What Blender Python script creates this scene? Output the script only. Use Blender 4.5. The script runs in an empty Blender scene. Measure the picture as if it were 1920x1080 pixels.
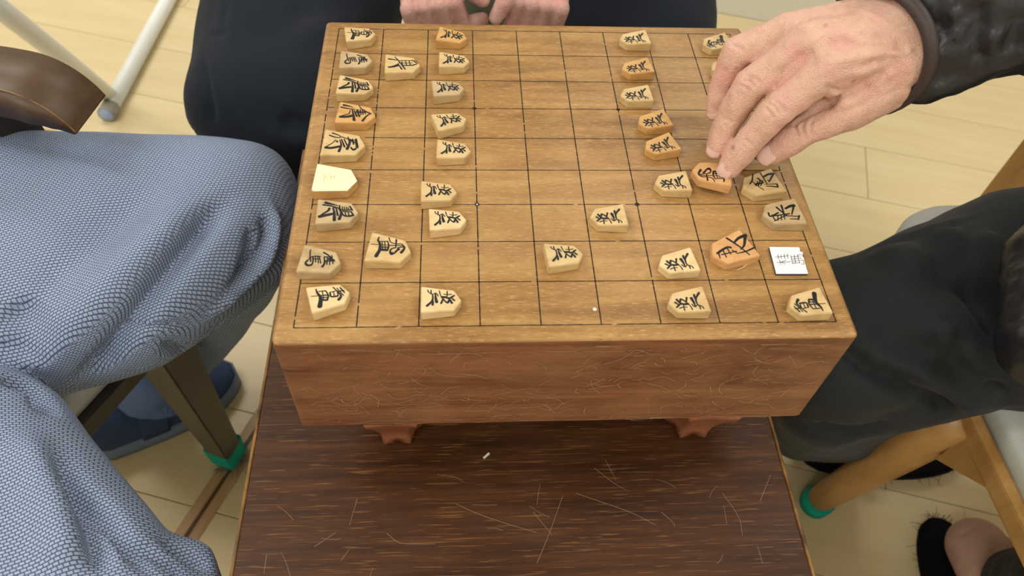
import bpy, bmesh, math, random
import numpy as np
from mathutils import Vector, Matrix
from mathutils.bvhtree import BVHTree
random.seed(7)
S = bpy.context.scene
COL = S.collection
# ------------------------------------------------------------------ camera (solved from the board grid)
RW = np.array([[0.9976912121242343, -0.04725861459122733, 0.04877364654189805],
               [-0.00818743955935078, -0.7966324496949151, -0.6044085587800198],
               [0.0674181806602503, 0.6026137763443484, -0.7951801214042423]])
CAM = np.array([-0.0698, -0.4263, 1.0748]); FPX = 1422.69
TOP = 0.68          # board top height
TAB = 0.50          # table top height
cd = bpy.data.cameras.new('camera'); co = bpy.data.objects.new('camera', cd); COL.objects.link(co)
m3 = Matrix((RW[0], -RW[1], -RW[2])).transposed()
co.matrix_world = Matrix.Translation(CAM) @ m3.to_4x4()
cd.sensor_width = 36; cd.lens = FPX / 1920 * 36; cd.clip_start = 0.01
cd.dof.use_dof = True; cd.dof.focus_distance = 0.58; cd.dof.aperture_fstop = 9.0
S.camera = co
# ------------------------------------------------------------------ light
w = bpy.data.worlds.new('world'); S.world = w; w.use_nodes = True
w.node_tree.nodes['Background'].inputs[0].default_value = (0.9, 0.95, 1.0, 1)
w.node_tree.nodes['Background'].inputs[1].default_value = 0.3
LAMPS = [(-1.5, 1.9), (0.9, 1.9), (-1.5, 0.1), (1.5, 0.1), (-1.0, -1.5), (1.1, -1.5)]
for lx_, ly_ in LAMPS:
    l = bpy.data.lights.new('ceiling_lamp_light', 'AREA'); l.shape = 'RECTANGLE'; l.size = 1.15; l.size_y = .5; l.energy = 24 if lx_ < 0 else 17; l.color = (1, .982, .945)
    o = bpy.data.objects.new('ceiling_lamp_light', l); COL.objects.link(o); o.location = (lx_, ly_, 2.435)
S.view_settings.view_transform = 'Standard'; S.view_settings.look = 'None'
S.view_settings.exposure = 0.0; S.view_settings.gamma = 1.0; S.view_settings.use_curve_mapping = False

# ------------------------------------------------------------------ helpers
def ray(px, py):
    d = RW.T @ np.array([(px - 960) / FPX, (py - 540) / FPX, 1.0]); return d / np.linalg.norm(d)
def at(px, py, z):
    d = ray(px, py); return Vector(CAM + d * (z - CAM[2]) / d[2])
def rng(px, py, r):
    return Vector(CAM + ray(px, py) * r)
def srgb(r, g, b):
    f = lambda c: ((c / 255) / 12.92 if c / 255 <= .04045 else ((c / 255 + .055) / 1.055) ** 2.4)
    return (f(r), f(g), f(b), 1)
def tag(o, label=None, cat=None, group=None, kind=None):
    if label: o['label'] = label
    if cat: o['category'] = cat
    if group: o['group'] = group
    if kind: o['kind'] = kind
    return o
def empty(name, loc=(0, 0, 0), rz=0):
    o = bpy.data.objects.new(name, None); COL.objects.link(o); o.location = loc; o.rotation_euler[2] = rz
    o.empty_display_size = .05
    return o
def mobj(name, me, mat=None, parent=None, smooth=False):
    o = bpy.data.objects.new(name, me); COL.objects.link(o)
    if mat is not None: me.materials.append(mat)
    if smooth:
        me.polygons.foreach_set('use_smooth', [True] * len(me.polygons))
    if parent: o.parent = parent
    return o
def bobj(name, bm, mat=None, parent=None, smooth=False):
    bmesh.ops.recalc_face_normals(bm, faces=bm.faces)
    me = bpy.data.meshes.new(name); bm.to_mesh(me); bm.free()
    return mobj(name, me, mat, parent, smooth)
def pobj(name, verts, faces, mat, parent=None, smooth=False):
    me = bpy.data.meshes.new(name); me.from_pydata([tuple(v) for v in verts], [], faces); me.update()
    return mobj(name, me, mat, parent, smooth)
def wp(o, parent):      # parent an object whose mesh is in world coordinates
    o.parent = parent; o.matrix_parent_inverse = parent.matrix_basis.inverted() if parent else Matrix()
    return o
def box_bm(x0, x1, y0, y1, z0, z1, bevel=0, seg=2):
    bm = bmesh.new(); bmesh.ops.create_cube(bm, size=1)
    for v in bm.verts:
        v.co = Vector(((x0 + x1) / 2 + v.co.x * (x1 - x0), (y0 + y1) / 2 + v.co.y * (y1 - y0), (z0 + z1) / 2 + v.co.z * (z1 - z0)))
    if bevel: bmesh.ops.bevel(bm, geom=list(bm.edges), offset=bevel, segments=seg, affect='EDGES', profile=.6)
    return bm
def catmull(P, n):
    P = [Vector(p) for p in P]; out = []
    Q = [P[0] * 2 - P[1]] + P + [P[-1] * 2 - P[-2]]
    for i in range(len(P) - 1):
        a, b, c, d = Q[i:i + 4]
        for k in range(n):
            t = k / n
            out.append(.5 * ((2 * b) + (c - a) * t + (2 * a - 5 * b + 4 * c - d) * t * t + (3 * b - a - 3 * c + d) * t ** 3))
    out.append(P[-1]); return out
def tube_bm(bm, pts, radii, n=12, caps=True, flat=1.0, up=Vector((0, 0, 1))):
    rings = []
    for i, p in enumerate(pts):
        p = Vector(p); d = (Vector(pts[min(i + 1, len(pts) - 1)]) - Vector(pts[max(i - 1, 0)])).normalized()
        s = d.cross(up)
        if s.length < 1e-4: s = d.cross(Vector((0, 1, 0)))
        s.normalize(); u = s.cross(d).normalized(); r = radii[i] if hasattr(radii, '__len__') else radii
        rings.append([bm.verts.new(p + s * math.cos(2 * math.pi * k / n) * r + u * math.sin(2 * math.pi * k / n) * r * flat) for k in range(n)])
    for a, b in zip(rings, rings[1:]):
        for k in range(n): bm.faces.new((a[k], a[(k + 1) % n], b[(k + 1) % n], b[k]))
    if caps:
        bm.faces.new(rings[0][::-1]); bm.faces.new(rings[-1])
    return bm
_ico = bmesh.new(); bmesh.ops.create_icosphere(_ico, subdivisions=3, radius=1); ICO = np.array([v.co[:] for v in _ico.verts]); _ico.free()
def hull(bm, spheres):
    """convex hull of spheres: (pos, r) or (pos, r, zscale)"""
    vs = []
    for s in spheres:
        p, r = s[0], s[1]; zs = s[2] if len(s) > 2 else 1
        for c in ICO: vs.append(bm.verts.new((p[0] + c[0] * r, p[1] + c[1] * r, p[2] + c[2] * r * zs)))
    g = bmesh.ops.convex_hull(bm, input=vs)
    dead = [e for e in g['geom_interior'] + g['geom_unused'] if isinstance(e, bmesh.types.BMVert)]
    bmesh.ops.delete(bm, geom=list(set(dead)), context='VERTS')
def chain(bm, pts):
    for a, b in zip(pts, pts[1:]): hull(bm, [a, b])
def blob(name, bm, voxel, smooth, mat, parent=None, post=None):
    me = bpy.data.meshes.new(name); bm.to_mesh(me); bm.free()
    o = bpy.data.objects.new(name, me); COL.objects.link(o)
    r = o.modifiers.new('r', 'REMESH'); r.mode = 'VOXEL'; r.voxel_size = voxel
    if smooth:
        s = o.modifiers.new('s', 'SMOOTH'); s.iterations = smooth; s.factor = .5
    dg = bpy.context.evaluated_depsgraph_get(); dg.update()
    m2 = bpy.data.meshes.new_from_object(o.evaluated_get(dg))
    bpy.data.objects.remove(o); bpy.data.meshes.remove(me)
    m2.name = name
    if post: post(m2)
    m2.materials.clear()
    o = mobj(name, m2, mat, None, True)
    if parent: wp(o, parent)
    return o
def verts_of(me):
    a = np.empty(len(me.vertices) * 3); me.vertices.foreach_get('co', a); return a.reshape(-1, 3)
def norms_of(me):
    a = np.empty(len(me.vertices) * 3); me.vertices.foreach_get('normal', a); return a.reshape(-1, 3)
def folds(me, specs, FS=1.0):
    """specs: (pixel polyline, width m, depth m) ridge (+) or groove (-) carved where the lines meet the surface"""
    V = verts_of(me); N = norms_of(me)
    bvh = BVHTree.FromPolygons([Vector(v) for v in V], [tuple(p.vertices) for p in me.polygons])
    D = np.zeros(len(V))
    for px, wid, dep in specs:
        P = []
        for q in catmull([(a, b, 0) for a, b in px], 6):
            h = bvh.ray_cast(Vector(CAM), Vector(ray(q.x, q.y)))
            if h[0] is not None: P.append(np.array(h[0]))
        if len(P) < 2: continue
        best = np.full(len(V), 1e9); tt = np.zeros(len(V)); n = len(P) - 1
        for i in range(n):
            a, b = P[i], P[i + 1]
            if np.linalg.norm(b - a) > .08: continue
            ab = b - a; t = np.clip(((V - a) @ ab) / max(ab @ ab, 1e-12), 0, 1)
            d = np.linalg.norm(V - (a + t[:, None] * ab), axis=1)
            k = d < best; best[k] = d[k]; tt[k] = (i + t[k]) / n
        taper = np.clip(np.minimum(tt, 1 - tt) * 5, 0.12, 1)
        D += dep * FS * np.exp(-(best / wid) ** 2) * taper
    V = V + N * D[:, None]
    me.vertices.foreach_set('co', V.ravel()); me.update()
def wob(me, amp, scale, seed=0, stretch=(1, 1, 1)):
    from mathutils import noise
    V = verts_of(me); N = norms_of(me)
    d = np.array([noise.noise(Vector((v[0] * scale * stretch[0] + seed, v[1] * scale * stretch[1], v[2] * scale * stretch[2]))) for v in V])
    V = V + N * (d * amp)[:, None]
    me.vertices.foreach_set('co', V.ravel()); me.update()

# ------------------------------------------------------------------ materials
class NT:
    def __init__(s, name):
        s.m = bpy.data.materials.new(name); s.m.use_nodes = True; s.t = s.m.node_tree; s.b = s.t.nodes['Principled BSDF']
    def n(s, typ, **k):
        x = s.t.nodes.new(typ)
        for a, v in k.items():
            if a.startswith('i_'): x.inputs[a[2:].replace('_', ' ')].default_value = v
            else: setattr(x, a, v)
        return x
    def l(s, a, b): s.t.links.new(a, b)
    def coord(s, scale=(1, 1, 1), rot=(0, 0, 0), kind='Object', rand=False):
        c = s.n('ShaderNodeTexCoord'); mp = s.n('ShaderNodeMapping'); mp.inputs['Scale'].default_value = scale; mp.inputs['Rotation'].default_value = rot
        s.l(c.outputs[kind], mp.inputs['Vector'])
        if rand:
            oi = s.n('ShaderNodeObjectInfo'); mu = s.n('ShaderNodeMath', operation='MULTIPLY'); mu.inputs[1].default_value = 37
            s.l(oi.outputs['Random'], mu.inputs[0]); cb = s.n('ShaderNodeCombineXYZ')
            for i in range(3): s.l(mu.outputs[0], cb.inputs[i])
            s.l(cb.outputs[0], mp.inputs['Location'])
        return mp.outputs[0]
    def noise(s, vec, scale, detail=4, rough=.55, dist=0):
        x = s.n('ShaderNodeTexNoise'); x.inputs['Scale'].default_value = scale; x.inputs['Detail'].default_value = detail
        x.inputs['Roughness'].default_value = rough; x.inputs['Distortion'].default_value = dist
        if vec: s.l(vec, x.inputs['Vector'])
        return x.outputs['Fac']
    def ramp(s, fac, stops):
        r = s.n('ShaderNodeValToRGB'); e = r.color_ramp.elements
        while len(e) < len(stops): e.new(.5)
        for i, (p, c) in enumerate(stops):
            e[i].position = p; e[i].color = c if hasattr(c, '__len__') else (c, c, c, 1)
        s.l(fac, r.inputs[0]); return r.outputs[0]
    def mix(s, fac, a, b, mode='MIX'):
        x = s.n('ShaderNodeMix', data_type='RGBA', blend_type=mode)
        for sock, v in ((x.inputs[0], fac), (x.inputs[6], a), (x.inputs[7], b)):
            if hasattr(v, 'is_output'): s.l(v, sock)
            else: sock.default_value = v
        return x.outputs[2]
    def math(s, op, a, b=0):
        x = s.n('ShaderNodeMath', operation=op)
        for sock, v in ((x.inputs[0], a), (x.inputs[1], b)):
            if hasattr(v, 'is_output'): s.l(v, sock)
            else: sock.default_value = v
        return x.outputs[0]
    def bump(s, h, strength, dist=.001, nrm=None):
        b = s.n('ShaderNodeBump'); b.inputs['Strength'].default_value = strength; b.inputs['Distance'].default_value = dist
        s.l(h, b.inputs['Height'])
        if nrm: s.l(nrm, b.inputs['Normal'])
        s.l(b.outputs[0], s.b.inputs['Normal']); return b.outputs[0]
    def col(s, c):
        if hasattr(c, 'is_output'): s.l(c, s.b.inputs['Base Color'])
        else: s.b.inputs['Base Color'].default_value = c
        return s
    def rough(s, r, spec=.5):
        if hasattr(r, 'is_output'): s.l(r, s.b.inputs['Roughness'])
        else: s.b.inputs['Roughness'].default_value = r
        s.b.inputs['Specular IOR Level'].default_value = spec; return s
def wood(name, c0, c1, c2, scale=(6, 60, 60), rough=.5, fine=(25, 500, 500), patch=4, spec=.4, rand=False, bump=.15):
    t = NT(name); v = t.coord(scale, rand=rand); f = t.noise(v, 1, 5, .6, .6)
    base = t.ramp(f, [(.3, c0), (.5, c1), (.72, c2)])
    vf = t.coord(fine, rand=rand); ff = t.noise(vf, 1, 3, .6)
    base = t.mix(t.ramp(ff, [(.35, .0), (.75, .38)]), base, c0)
    vp = t.coord((patch,) * 3, rand=rand); pf = t.noise(vp, 1, 4, .6)
    base = t.mix(t.ramp(pf, [(.35, 0.), (.7, .5)]), base, c2)
    t.col(base).rough(rough, spec); t.bump(ff, bump, .0004); return t.m
def plain(name, c, rough=.5, spec=.5, var=.12, scale=60, bump=.1):
    t = NT(name); v = t.coord(); f = t.noise(v, scale, 4)
    c2 = tuple(x * (1 - var) for x in c[:3]) + (1,)
    t.col(t.ramp(f, [(.3, c2), (.7, c)])).rough(rough, spec); t.bump(f, bump, .0006); return t.m
M = {}
def board_top_mat():
    t = NT('board_top'); v = t.coord((5, 60, 60)); f = t.noise(v, 1, 5, .62, .7)
    base = t.ramp(f, [(.28, srgb(126, 90, 48)), (.5, srgb(158, 119, 66)), (.74, srgb(182, 145, 88))])
    d = t.noise(t.coord((14, 26, 26)), 1, 5, .7, .5)
    base = t.mix(t.ramp(d, [(.50, 0.), (.72, .55)]), base, srgb(112, 72, 38))
    p = t.noise(t.coord((3.5, 3.5, 3.5)), 1, 4, .6)
    base = t.mix(t.ramp(p, [(.45, 0.), (.68, .45)]), base, srgb(198, 158, 104))
    k = t.noise(t.coord((150, 900, 900)), 1, 3, .6)
    base = t.mix(t.ramp(k, [(.56, 0.), (.70, .5)]), base, srgb(218, 180, 126))
    base = t.mix(t.ramp(k, [(.30, .45), (.42, 0.)]), base, srgb(110, 70, 36))
    t.col(base).rough(t.ramp(d, [(.3, .36), (.7, .5)]), .4); t.bump(k, .25, .0004); return t.m
M['board_top'] = board_top_mat()
def board_side_mat():
    t = NT('board_side'); v = t.coord((3.5, 40, 55)); f = t.noise(v, 1, 5, .65, .8)
    base = t.ramp(f, [(.28, srgb(96, 56, 36)), (.5, srgb(130, 84, 54)), (.74, srgb(156, 108, 72))])
    d = t.noise(t.coord((9, 20, 26)), 1, 5, .7, .8)
    base = t.mix(t.ramp(d, [(.50, 0.), (.75, .7)]), base, srgb(84, 46, 30))
    p = t.noise(t.coord((7, 7, 12)), 1, 5, .65)
    base = t.mix(t.ramp(p, [(.48, 0.), (.7, .55)]), base, srgb(172, 126, 86))
    k = t.noise(t.coord((60, 400, 500)), 1, 3, .6); base = t.mix(t.ramp(k, [(.6, 0.), (.75, .4)]), base, srgb(178, 132, 92))
    t.col(base).rough(.48, .35); t.bump(k, .2, .0004); return t.m
M['board_side'] = board_side_mat()
M['board_foot'] = wood('board_foot', srgb(120, 66, 42), srgb(150, 92, 62), srgb(172, 114, 80), (20, 20, 20), .28, (60, 60, 300), 12, .6)
M['ink'] = plain('ink', srgb(24, 26, 30), .5, .4, .3, 200, 0)
M['line_ink'] = plain('line_ink', srgb(38, 26, 18), .6, .3, .3, 300, 0)
M['scratch'] = plain('scratch', srgb(206, 164, 126), .6, .2, .3)
M['worn_board'] = plain('worn_board_edge', srgb(204, 164, 118), .55, .3, .2)
M['scratch_t'] = plain('scratch_table', srgb(150, 124, 100), .5, .2, .2)
def table_mat():
    t = NT('table_top'); v = t.coord((7, 130, 60)); f = t.noise(v, 1, 5, .65, .3)
    base = t.ramp(f, [(.3, srgb(46, 25, 11)), (.55, srgb(70, 40, 19)), (.75, srgb(90, 55, 28))])
    v2 = t.coord((30, 880, 200)); g = t.noise(v2, 1, 2, .5, .4)
    pore = t.ramp(g, [(.60, 0.), (.68, 1.)])
    base = t.mix(t.math('MULTIPLY', pore, .7), base, srgb(126, 88, 50))
    v3 = t.coord((5, 8, 8)); h = t.noise(v3, 1, 5, .6)
    base = t.mix(t.ramp(h, [(.5, 0.), (.72, .28)]), base, srgb(102, 78, 60))
    t.col(base); t.rough(t.ramp(h, [(.35, .36), (.7, .6)]), .28); t.bump(g, .12, .0003); return t.m
M['table'] = table_mat()
M['table_edge'] = wood('table_edge', srgb(50, 28, 11), srgb(82, 50, 20), srgb(166, 122, 54), (60, 30, 60), .35, (60, 300, 60), 40, .5)
for k, (a, b, c) in dict(pale=((186, 154, 104), (208, 178, 126), (220, 194, 144)), grey=((164, 138, 100), (188, 162, 121), (202, 179, 138)),
                         tan=((182, 136, 78), (204, 158, 96), (214, 172, 112)), orange=((194, 142, 90), (214, 164, 110), (222, 178, 126)),
                         light=((208, 176, 126), (224, 196, 146), (232, 208, 162))).items():
    M['p_' + k] = wood('piece_' + k, srgb(*a), srgb(*b), srgb(*c), (130, 55, 130), .5, (900, 80, 900), 60, .35, True, .2)
M['cream'] = plain('cream_card', srgb(246, 240, 196), .45, .4, .03, 90, .05)
M['faint'] = plain('faint_pencil', srgb(206, 198, 140), .7, .1, .05, 90, 0)
M['paper'] = plain('white_paper', srgb(240, 243, 248), .6, .2, .03, 200, .05)
M['paper_edge'] = plain('dark_backing', srgb(66, 62, 84), .6, .2, .1)
def floor_mat():
    t = NT('floor_plank'); v = t.coord((3, 26, 26), rand=True); f = t.noise(v, 1, 5, .55, .4)
    base = t.ramp(f, [(.3, srgb(216, 198, 153)), (.55, srgb(223, 206, 163)), (.8, srgb(228, 213, 172))])
    v2 = t.coord((14, 240, 240), rand=True); g = t.noise(v2, 1, 3, .5)
    base = t.mix(t.ramp(g, [(.45, 0.), (.8, .3)]), base, srgb(210, 188, 140))
    oi = t.n('ShaderNodeObjectInfo'); base = t.mix(t.math('MULTIPLY', oi.outputs['Random'], .4), base, srgb(216, 194, 150))
    t.col(base).rough(.36, .45); t.bump(g, .03, .0003); return t.m
M['floor'] = floor_mat()
M['floor_base'] = plain('floor_gap', srgb(120, 98, 66), .7, .2)
M['strip'] = wood('brown_strip', srgb(156, 120, 82), srgb(182, 146, 106), srgb(198, 166, 126), (5, 80, 80), .45)
M['strip_d'] = plain('strip_groove', srgb(92, 64, 40), .6)
def skin(name, c0, c1, c2, spot):
    t = NT(name); v = t.coord(); f = t.noise(v, 38, 5, .6); base = t.ramp(f, [(.3, c0), (.5, c1), (.7, c2)])
    g = t.noise(v, 330, 3, .6); base = t.mix(t.ramp(g, [(.45, 0.), (.75, .22)]), base, c2)
    vo = t.n('ShaderNodeTexVoronoi'); vo.inputs['Scale'].default_value = 75; t.l(v, vo.inputs['Vector'])
    k = t.math('MULTIPLY', t.ramp(vo.outputs['Distance'], [(.08, 1.), (.2, 0.)]), t.ramp(t.noise(v, 30, 2), [(.5, 0.), (.62, .7)]))
    base = t.mix(t.math('MULTIPLY', k, spot), base, srgb(140, 96, 74))
    t.col(base).rough(.5, .4)
    t.b.inputs['Subsurface Weight'].default_value = .12; t.b.inputs['Subsurface Radius'].default_value = (.006, .003, .002); t.b.inputs['Subsurface Scale'].default_value = 1
    vw = t.coord((260, 900, 700)); wv = t.noise(vw, 1, 4, .65, 1.2)
    w2 = t.n('ShaderNodeTexVoronoi'); w2.inputs['Scale'].default_value = 620; w2.feature = 'DISTANCE_TO_EDGE'; t.l(v, w2.inputs['Vector'])
    hh = t.math('ADD', wv, t.math('MULTIPLY', t.ramp(w2.outputs['Distance'], [(0., 0.), (.25, 1.)]), .5))
    mid = t.noise(v, 150, 4, .65, .8); n1 = t.bump(mid, .55, .0022); t.bump(hh, .6, .001, n1); return t.m
M['skin_old'] = skin('weathered_skin', srgb(212, 166, 143), srgb(228, 187, 165), srgb(231, 171, 158), .8)
M['skin'] = skin('pink_skin', srgb(214, 162, 150), srgb(230, 184, 172), srgb(228, 160, 154), .1)
M['skin_foot'] = skin('foot_skin', srgb(186, 148, 130), srgb(202, 166, 150), srgb(204, 156, 146), .5)
M['nail'] = plain('fingernail', srgb(228, 190, 178), .3, .5, .05, 200, .03)
def tweed(rz):
    t = NT('blue_grey_tweed'); geo = t.n('ShaderNodeNewGeometry')
    c = t.n('ShaderNodeTexCoord'); nz = t.n('ShaderNodeTexNoise'); nz.inputs['Scale'].default_value = 14; t.l(c.outputs['Object'], nz.inputs['Vector'])
    vm = t.n('ShaderNodeVectorMath', operation='SCALE'); vm.inputs['Scale'].default_value = .004; t.l(nz.outputs['Color'], vm.inputs[0])
    va = t.n('ShaderNodeVectorMath', operation='ADD'); t.l(c.outputs['Object'], va.inputs[0]); t.l(vm.outputs[0], va.inputs[1])
    sn = t.n('ShaderNodeSeparateXYZ'); t.l(geo.outputs['Normal'], sn.inputs[0])
    pats = []
    for rot in ((0, 0, rz), (math.pi / 2, 0, rz), (0, math.pi / 2, .3)):
        mp = t.n('ShaderNodeMapping', vector_type='TEXTURE'); mp.inputs['Rotation'].default_value = rot; t.l(va.outputs[0], mp.inputs['Vector'])
        br = t.n('ShaderNodeTexBrick'); br.inputs['Scale'].default_value = 1; br.inputs['Brick Width'].default_value = .0036; br.inputs['Row Height'].default_value = .0023
        br.inputs['Mortar Size'].default_value = .00062; br.inputs['Mortar Smooth'].default_value = 1.0; br.offset = .5
        t.l(mp.outputs[0], br.inputs['Vector']); pats.append(br.outputs['Fac'])
    az = t.ramp(t.math('ABSOLUTE', sn.outputs['Z']), [(.22, 0.), (.36, 1.)]); ax = t.ramp(t.math('ABSOLUTE', sn.outputs['X']), [(.6, 0.), (.75, 1.)])
    side = t.mix(ax, pats[1], pats[2]); fac = t.mix(az, side, pats[0])
    fz = t.noise(c.outputs['Object'], 900, 2); big = t.noise(c.outputs['Object'], 9, 3)
    li = t.mix(fz, srgb(126, 142, 172), srgb(178, 192, 214)); da = t.mix(fz, srgb(36, 49, 78), srgb(70, 87, 120))
    t.col(t.mix(fac, li, da)).rough(.9, .15)
    t.bump(t.math('SUBTRACT', 1, fac), .5, .0006); return t.m
M['tweed'] = tweed(.45)
def cloth(name, c0, c1, scale=1400, rz=.6, rough=.85, spec=.2, bump=.5, sheen=.0):
    t = NT(name); v = t.coord((1, 1, 1), (0, 0, rz)); wv = t.n('ShaderNodeTexWave'); wv.inputs['Scale'].default_value = scale / 6.28; wv.inputs['Distortion'].default_value = 1.5
    wv.inputs['Detail Scale'].default_value = 2; t.l(v, wv.inputs['Vector'])
    n = t.noise(v, scale * .7, 2); f = t.math('MULTIPLY', wv.outputs['Fac'], n); g = t.noise(v, 14, 3)
    t.col(t.mix(t.math('ADD', t.math('MULTIPLY', f, 1.), t.math('MULTIPLY', g, .2)), c0, c1)).rough(rough, spec); t.bump(f, bump, .0004)
    t.b.inputs['Sheen Weight'].default_value = sheen; return t.m
M['black_knit'] = cloth('black_knit', srgb(10, 12, 14), srgb(46, 51, 55), 1300, .8, .72, .3, .9, .04)
M['navy'] = cloth('dark_navy_cotton', srgb(24, 29, 38), srgb(40, 46, 56), 3200, .2, .9, .15, .2, .06)
def nylon():
    t = NT('black_puffer_nylon'); v = t.coord(); f = t.noise(v, 24, 3, .5, .8); g = t.noise(v, 60, 2, .5, 1.2)
    t.col(srgb(30, 29, 33)).rough(.4, .5); t.bump(t.math('ADD', f, t.math('MULTIPLY', g, .35)), .35, .007); return t.m
M['puffer'] = nylon()
M['cuff'] = plain('cuff_binding', srgb(66, 54, 52), .5, .4, .2, 400, .2)
M['sweater'] = cloth('grey_green_sweater', srgb(104, 110, 100), srgb(150, 156, 144), 900)
M['shoe'] = cloth('navy_canvas', srgb(42, 56, 82), srgb(66, 84, 116), 1800)
M['shoe_sole'] = plain('blue_grey_sole', srgb(108, 122, 146), .6, .3)
M['sock'] = cloth('blue_sock', srgb(74, 98, 148), srgb(116, 140, 186), 900)
M['dark_wood'] = wood('dark_chair_wood', srgb(36, 32, 28), srgb(47, 42, 37), srgb(62, 56, 49), (12, 12, 12), .32, (300, 300, 60), 6, .5)
M['arm_wood'] = wood('armrest_wood', srgb(62, 44, 28), srgb(78, 58, 38), srgb(92, 70, 48), (10, 40, 40), .46, (30, 400, 400), 6, .5)
M['pale_wood'] = wood('pale_chair_wood', srgb(152, 108, 54), srgb(178, 134, 76), srgb(198, 156, 100), (20, 20, 6), .36, (300, 300, 40), 6, .5)
M['vinyl'] = plain('cream_vinyl', srgb(196, 200, 190), .42, .5, .1, 700, .7)
M['vinyl_grey'] = plain('grey_vinyl', srgb(176, 176, 172), .5, .4, .06, 500, .2)
M['green'] = plain('green_felt', srgb(16, 160, 140), .8, .2, .15, 300, .4)
M['fluff'] = plain('grey_fluff', srgb(122, 128, 142), .95, .1, .3, 500, .5)
M['white_tube'] = plain('white_enamel', srgb(238, 241, 238), .35, .5, .03)
M['cap_grey'] = plain('grey_cap', srgb(156, 152, 142), .5)
M['cap_blue'] = plain('pale_blue_plug', srgb(166, 190, 228), .5)
M['black_fur'] = plain('black_slipper_felt', srgb(20, 19, 23), .95, .1, .4, 300, .8)
M['mat_grey'] = plain('pale_grey_vinyl', srgb(196, 190, 168), .5, .3, .04)
M['gap_white'] = plain('white_chip', srgb(226, 222, 206), .6)

# ------------------------------------------------------------------ floor
fl = bobj('floor', box_bm(-3.2, 3.2, -2.2, 3.4, -.05, -.004), M['floor_base']); tag(fl, 'pale beige plank floor', 'floor', kind='structure')
TH = math.radians(-16.5); cT, sT = math.cos(TH), math.sin(TH)
def mn(m, n): return Vector((m * cT - n * sT, m * sT + n * cT, 0))
PW, PL = .1585, 1.82
plank_mesh = {}
def plank(m0, m1, n0):
    L = m1 - m0
    key = round(L, 3)
    if key not in plank_mesh:
        bm = box_bm(-L / 2 + .0006, L / 2 - .0006, -PW / 2 + .0006, PW / 2 - .0006, -.004, 0, .0007, 1)
        me = bpy.data.meshes.new('plank'); bm.to_mesh(me); bm.free(); me.materials.append(M['floor']); plank_mesh[key] = me
    o = bpy.data.objects.new('plank', plank_mesh[key]); COL.objects.link(o); o.parent = fl
    o.location = mn((m0 + m1) / 2, n0 + PW / 2); o.rotation_euler[2] = TH
jr = {}
for side in (0, 1):
    off = .03 if side == 0 else .004
    for k in range(-10, 16):
        n0 = off + k * PW
        if side == 1:
            if n0 > 1.6: continue
            j = [.55, 1.46, 1.0, 1.9][(k - 5) % 4] if k != 3 else 1.1
            for a, b in ((-.2, j), (j, j + PL)):
                if b > a: plank(a, b, n0)
        else:
            j = [-1.05, -.72, -1.5][k % 3] if n0 > .35 or n0 < -.2 else -1.3
            for a, b in ((j - PL, j), (j, -.2)): plank(a, b, n0)
g = bobj('grey_floor_panel', box_bm(-.2, 2.6, 0, 1.6, .0001, .002, .0007, 1), M['mat_grey'], fl); g.location = mn(0, 1.365); g.rotation_euler[2] = TH
M['wall'] = plain('white_wallpaper', srgb(232, 228, 216), .8, .2, .03, 300, .1)
for nm, b_ in (('wall_left', (-3.3, -3.2, -2.3, 3.5, 0, 2.5)), ('wall_right', (3.2, 3.3, -2.3, 3.5, 0, 2.5)), ('wall_back', (-3.3, 3.3, 3.4, 3.5, 0, 2.5)), ('wall_front', (-3.3, 3.3, -2.3, -2.2, 0, 2.5)), ('ceiling', (-3.3, 3.3, -2.3, 3.5, 2.5, 2.6))):
    tag(bobj(nm, box_bm(*b_), M['wall']), 'plain white papered ' + nm.split('_')[0] + ' of the room', nm.split('_')[0], kind='structure')
for lx_, ly_ in LAMPS:
    e = empty('ceiling_lamp', (lx_, ly_, 2.5)); tag(e, 'flat white rectangular ceiling light panel', 'lamp', 'ceiling lamps')
    bobj('housing', box_bm(-.62, .62, -.29, .29, -.05, 0, .006), M['white_tube'], e)
# brown inlaid strips
def strip(name, p, ang, L, lab):
    e = empty(name, (p.x, p.y, 0), ang)
    tag(e, lab, 'trim', kind='structure')
    for s in (-1, 1):
        bobj('rail_strip', box_bm(-L / 2, L / 2, s * .0105 - .0075, s * .0105 + .0075, 0, .0016, .0006, 1), M['strip'], e)
    bobj('groove', box_bm(-L / 2, L / 2, -.003, .003, 0, .0006), M['strip_d'], e)
a = at(465, 830, 0); b = at(338, 1024, 0); d = (b - a).normalized()
mid = (a + b) / 2
strip('trim_1', mid + d * -.02, math.atan2(d.y, d.x), .56, 'brown wooden door rail inlaid in floor beside the low table')
a = at(100, 258, 0); b = at(300, 300, 0); d = (b - a).normalized()
strip('trim_2', (a + b) / 2 - d * .25, math.atan2(d.y, d.x), 1.2, 'brown wooden door rail inlaid in floor behind dark armchair')

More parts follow.
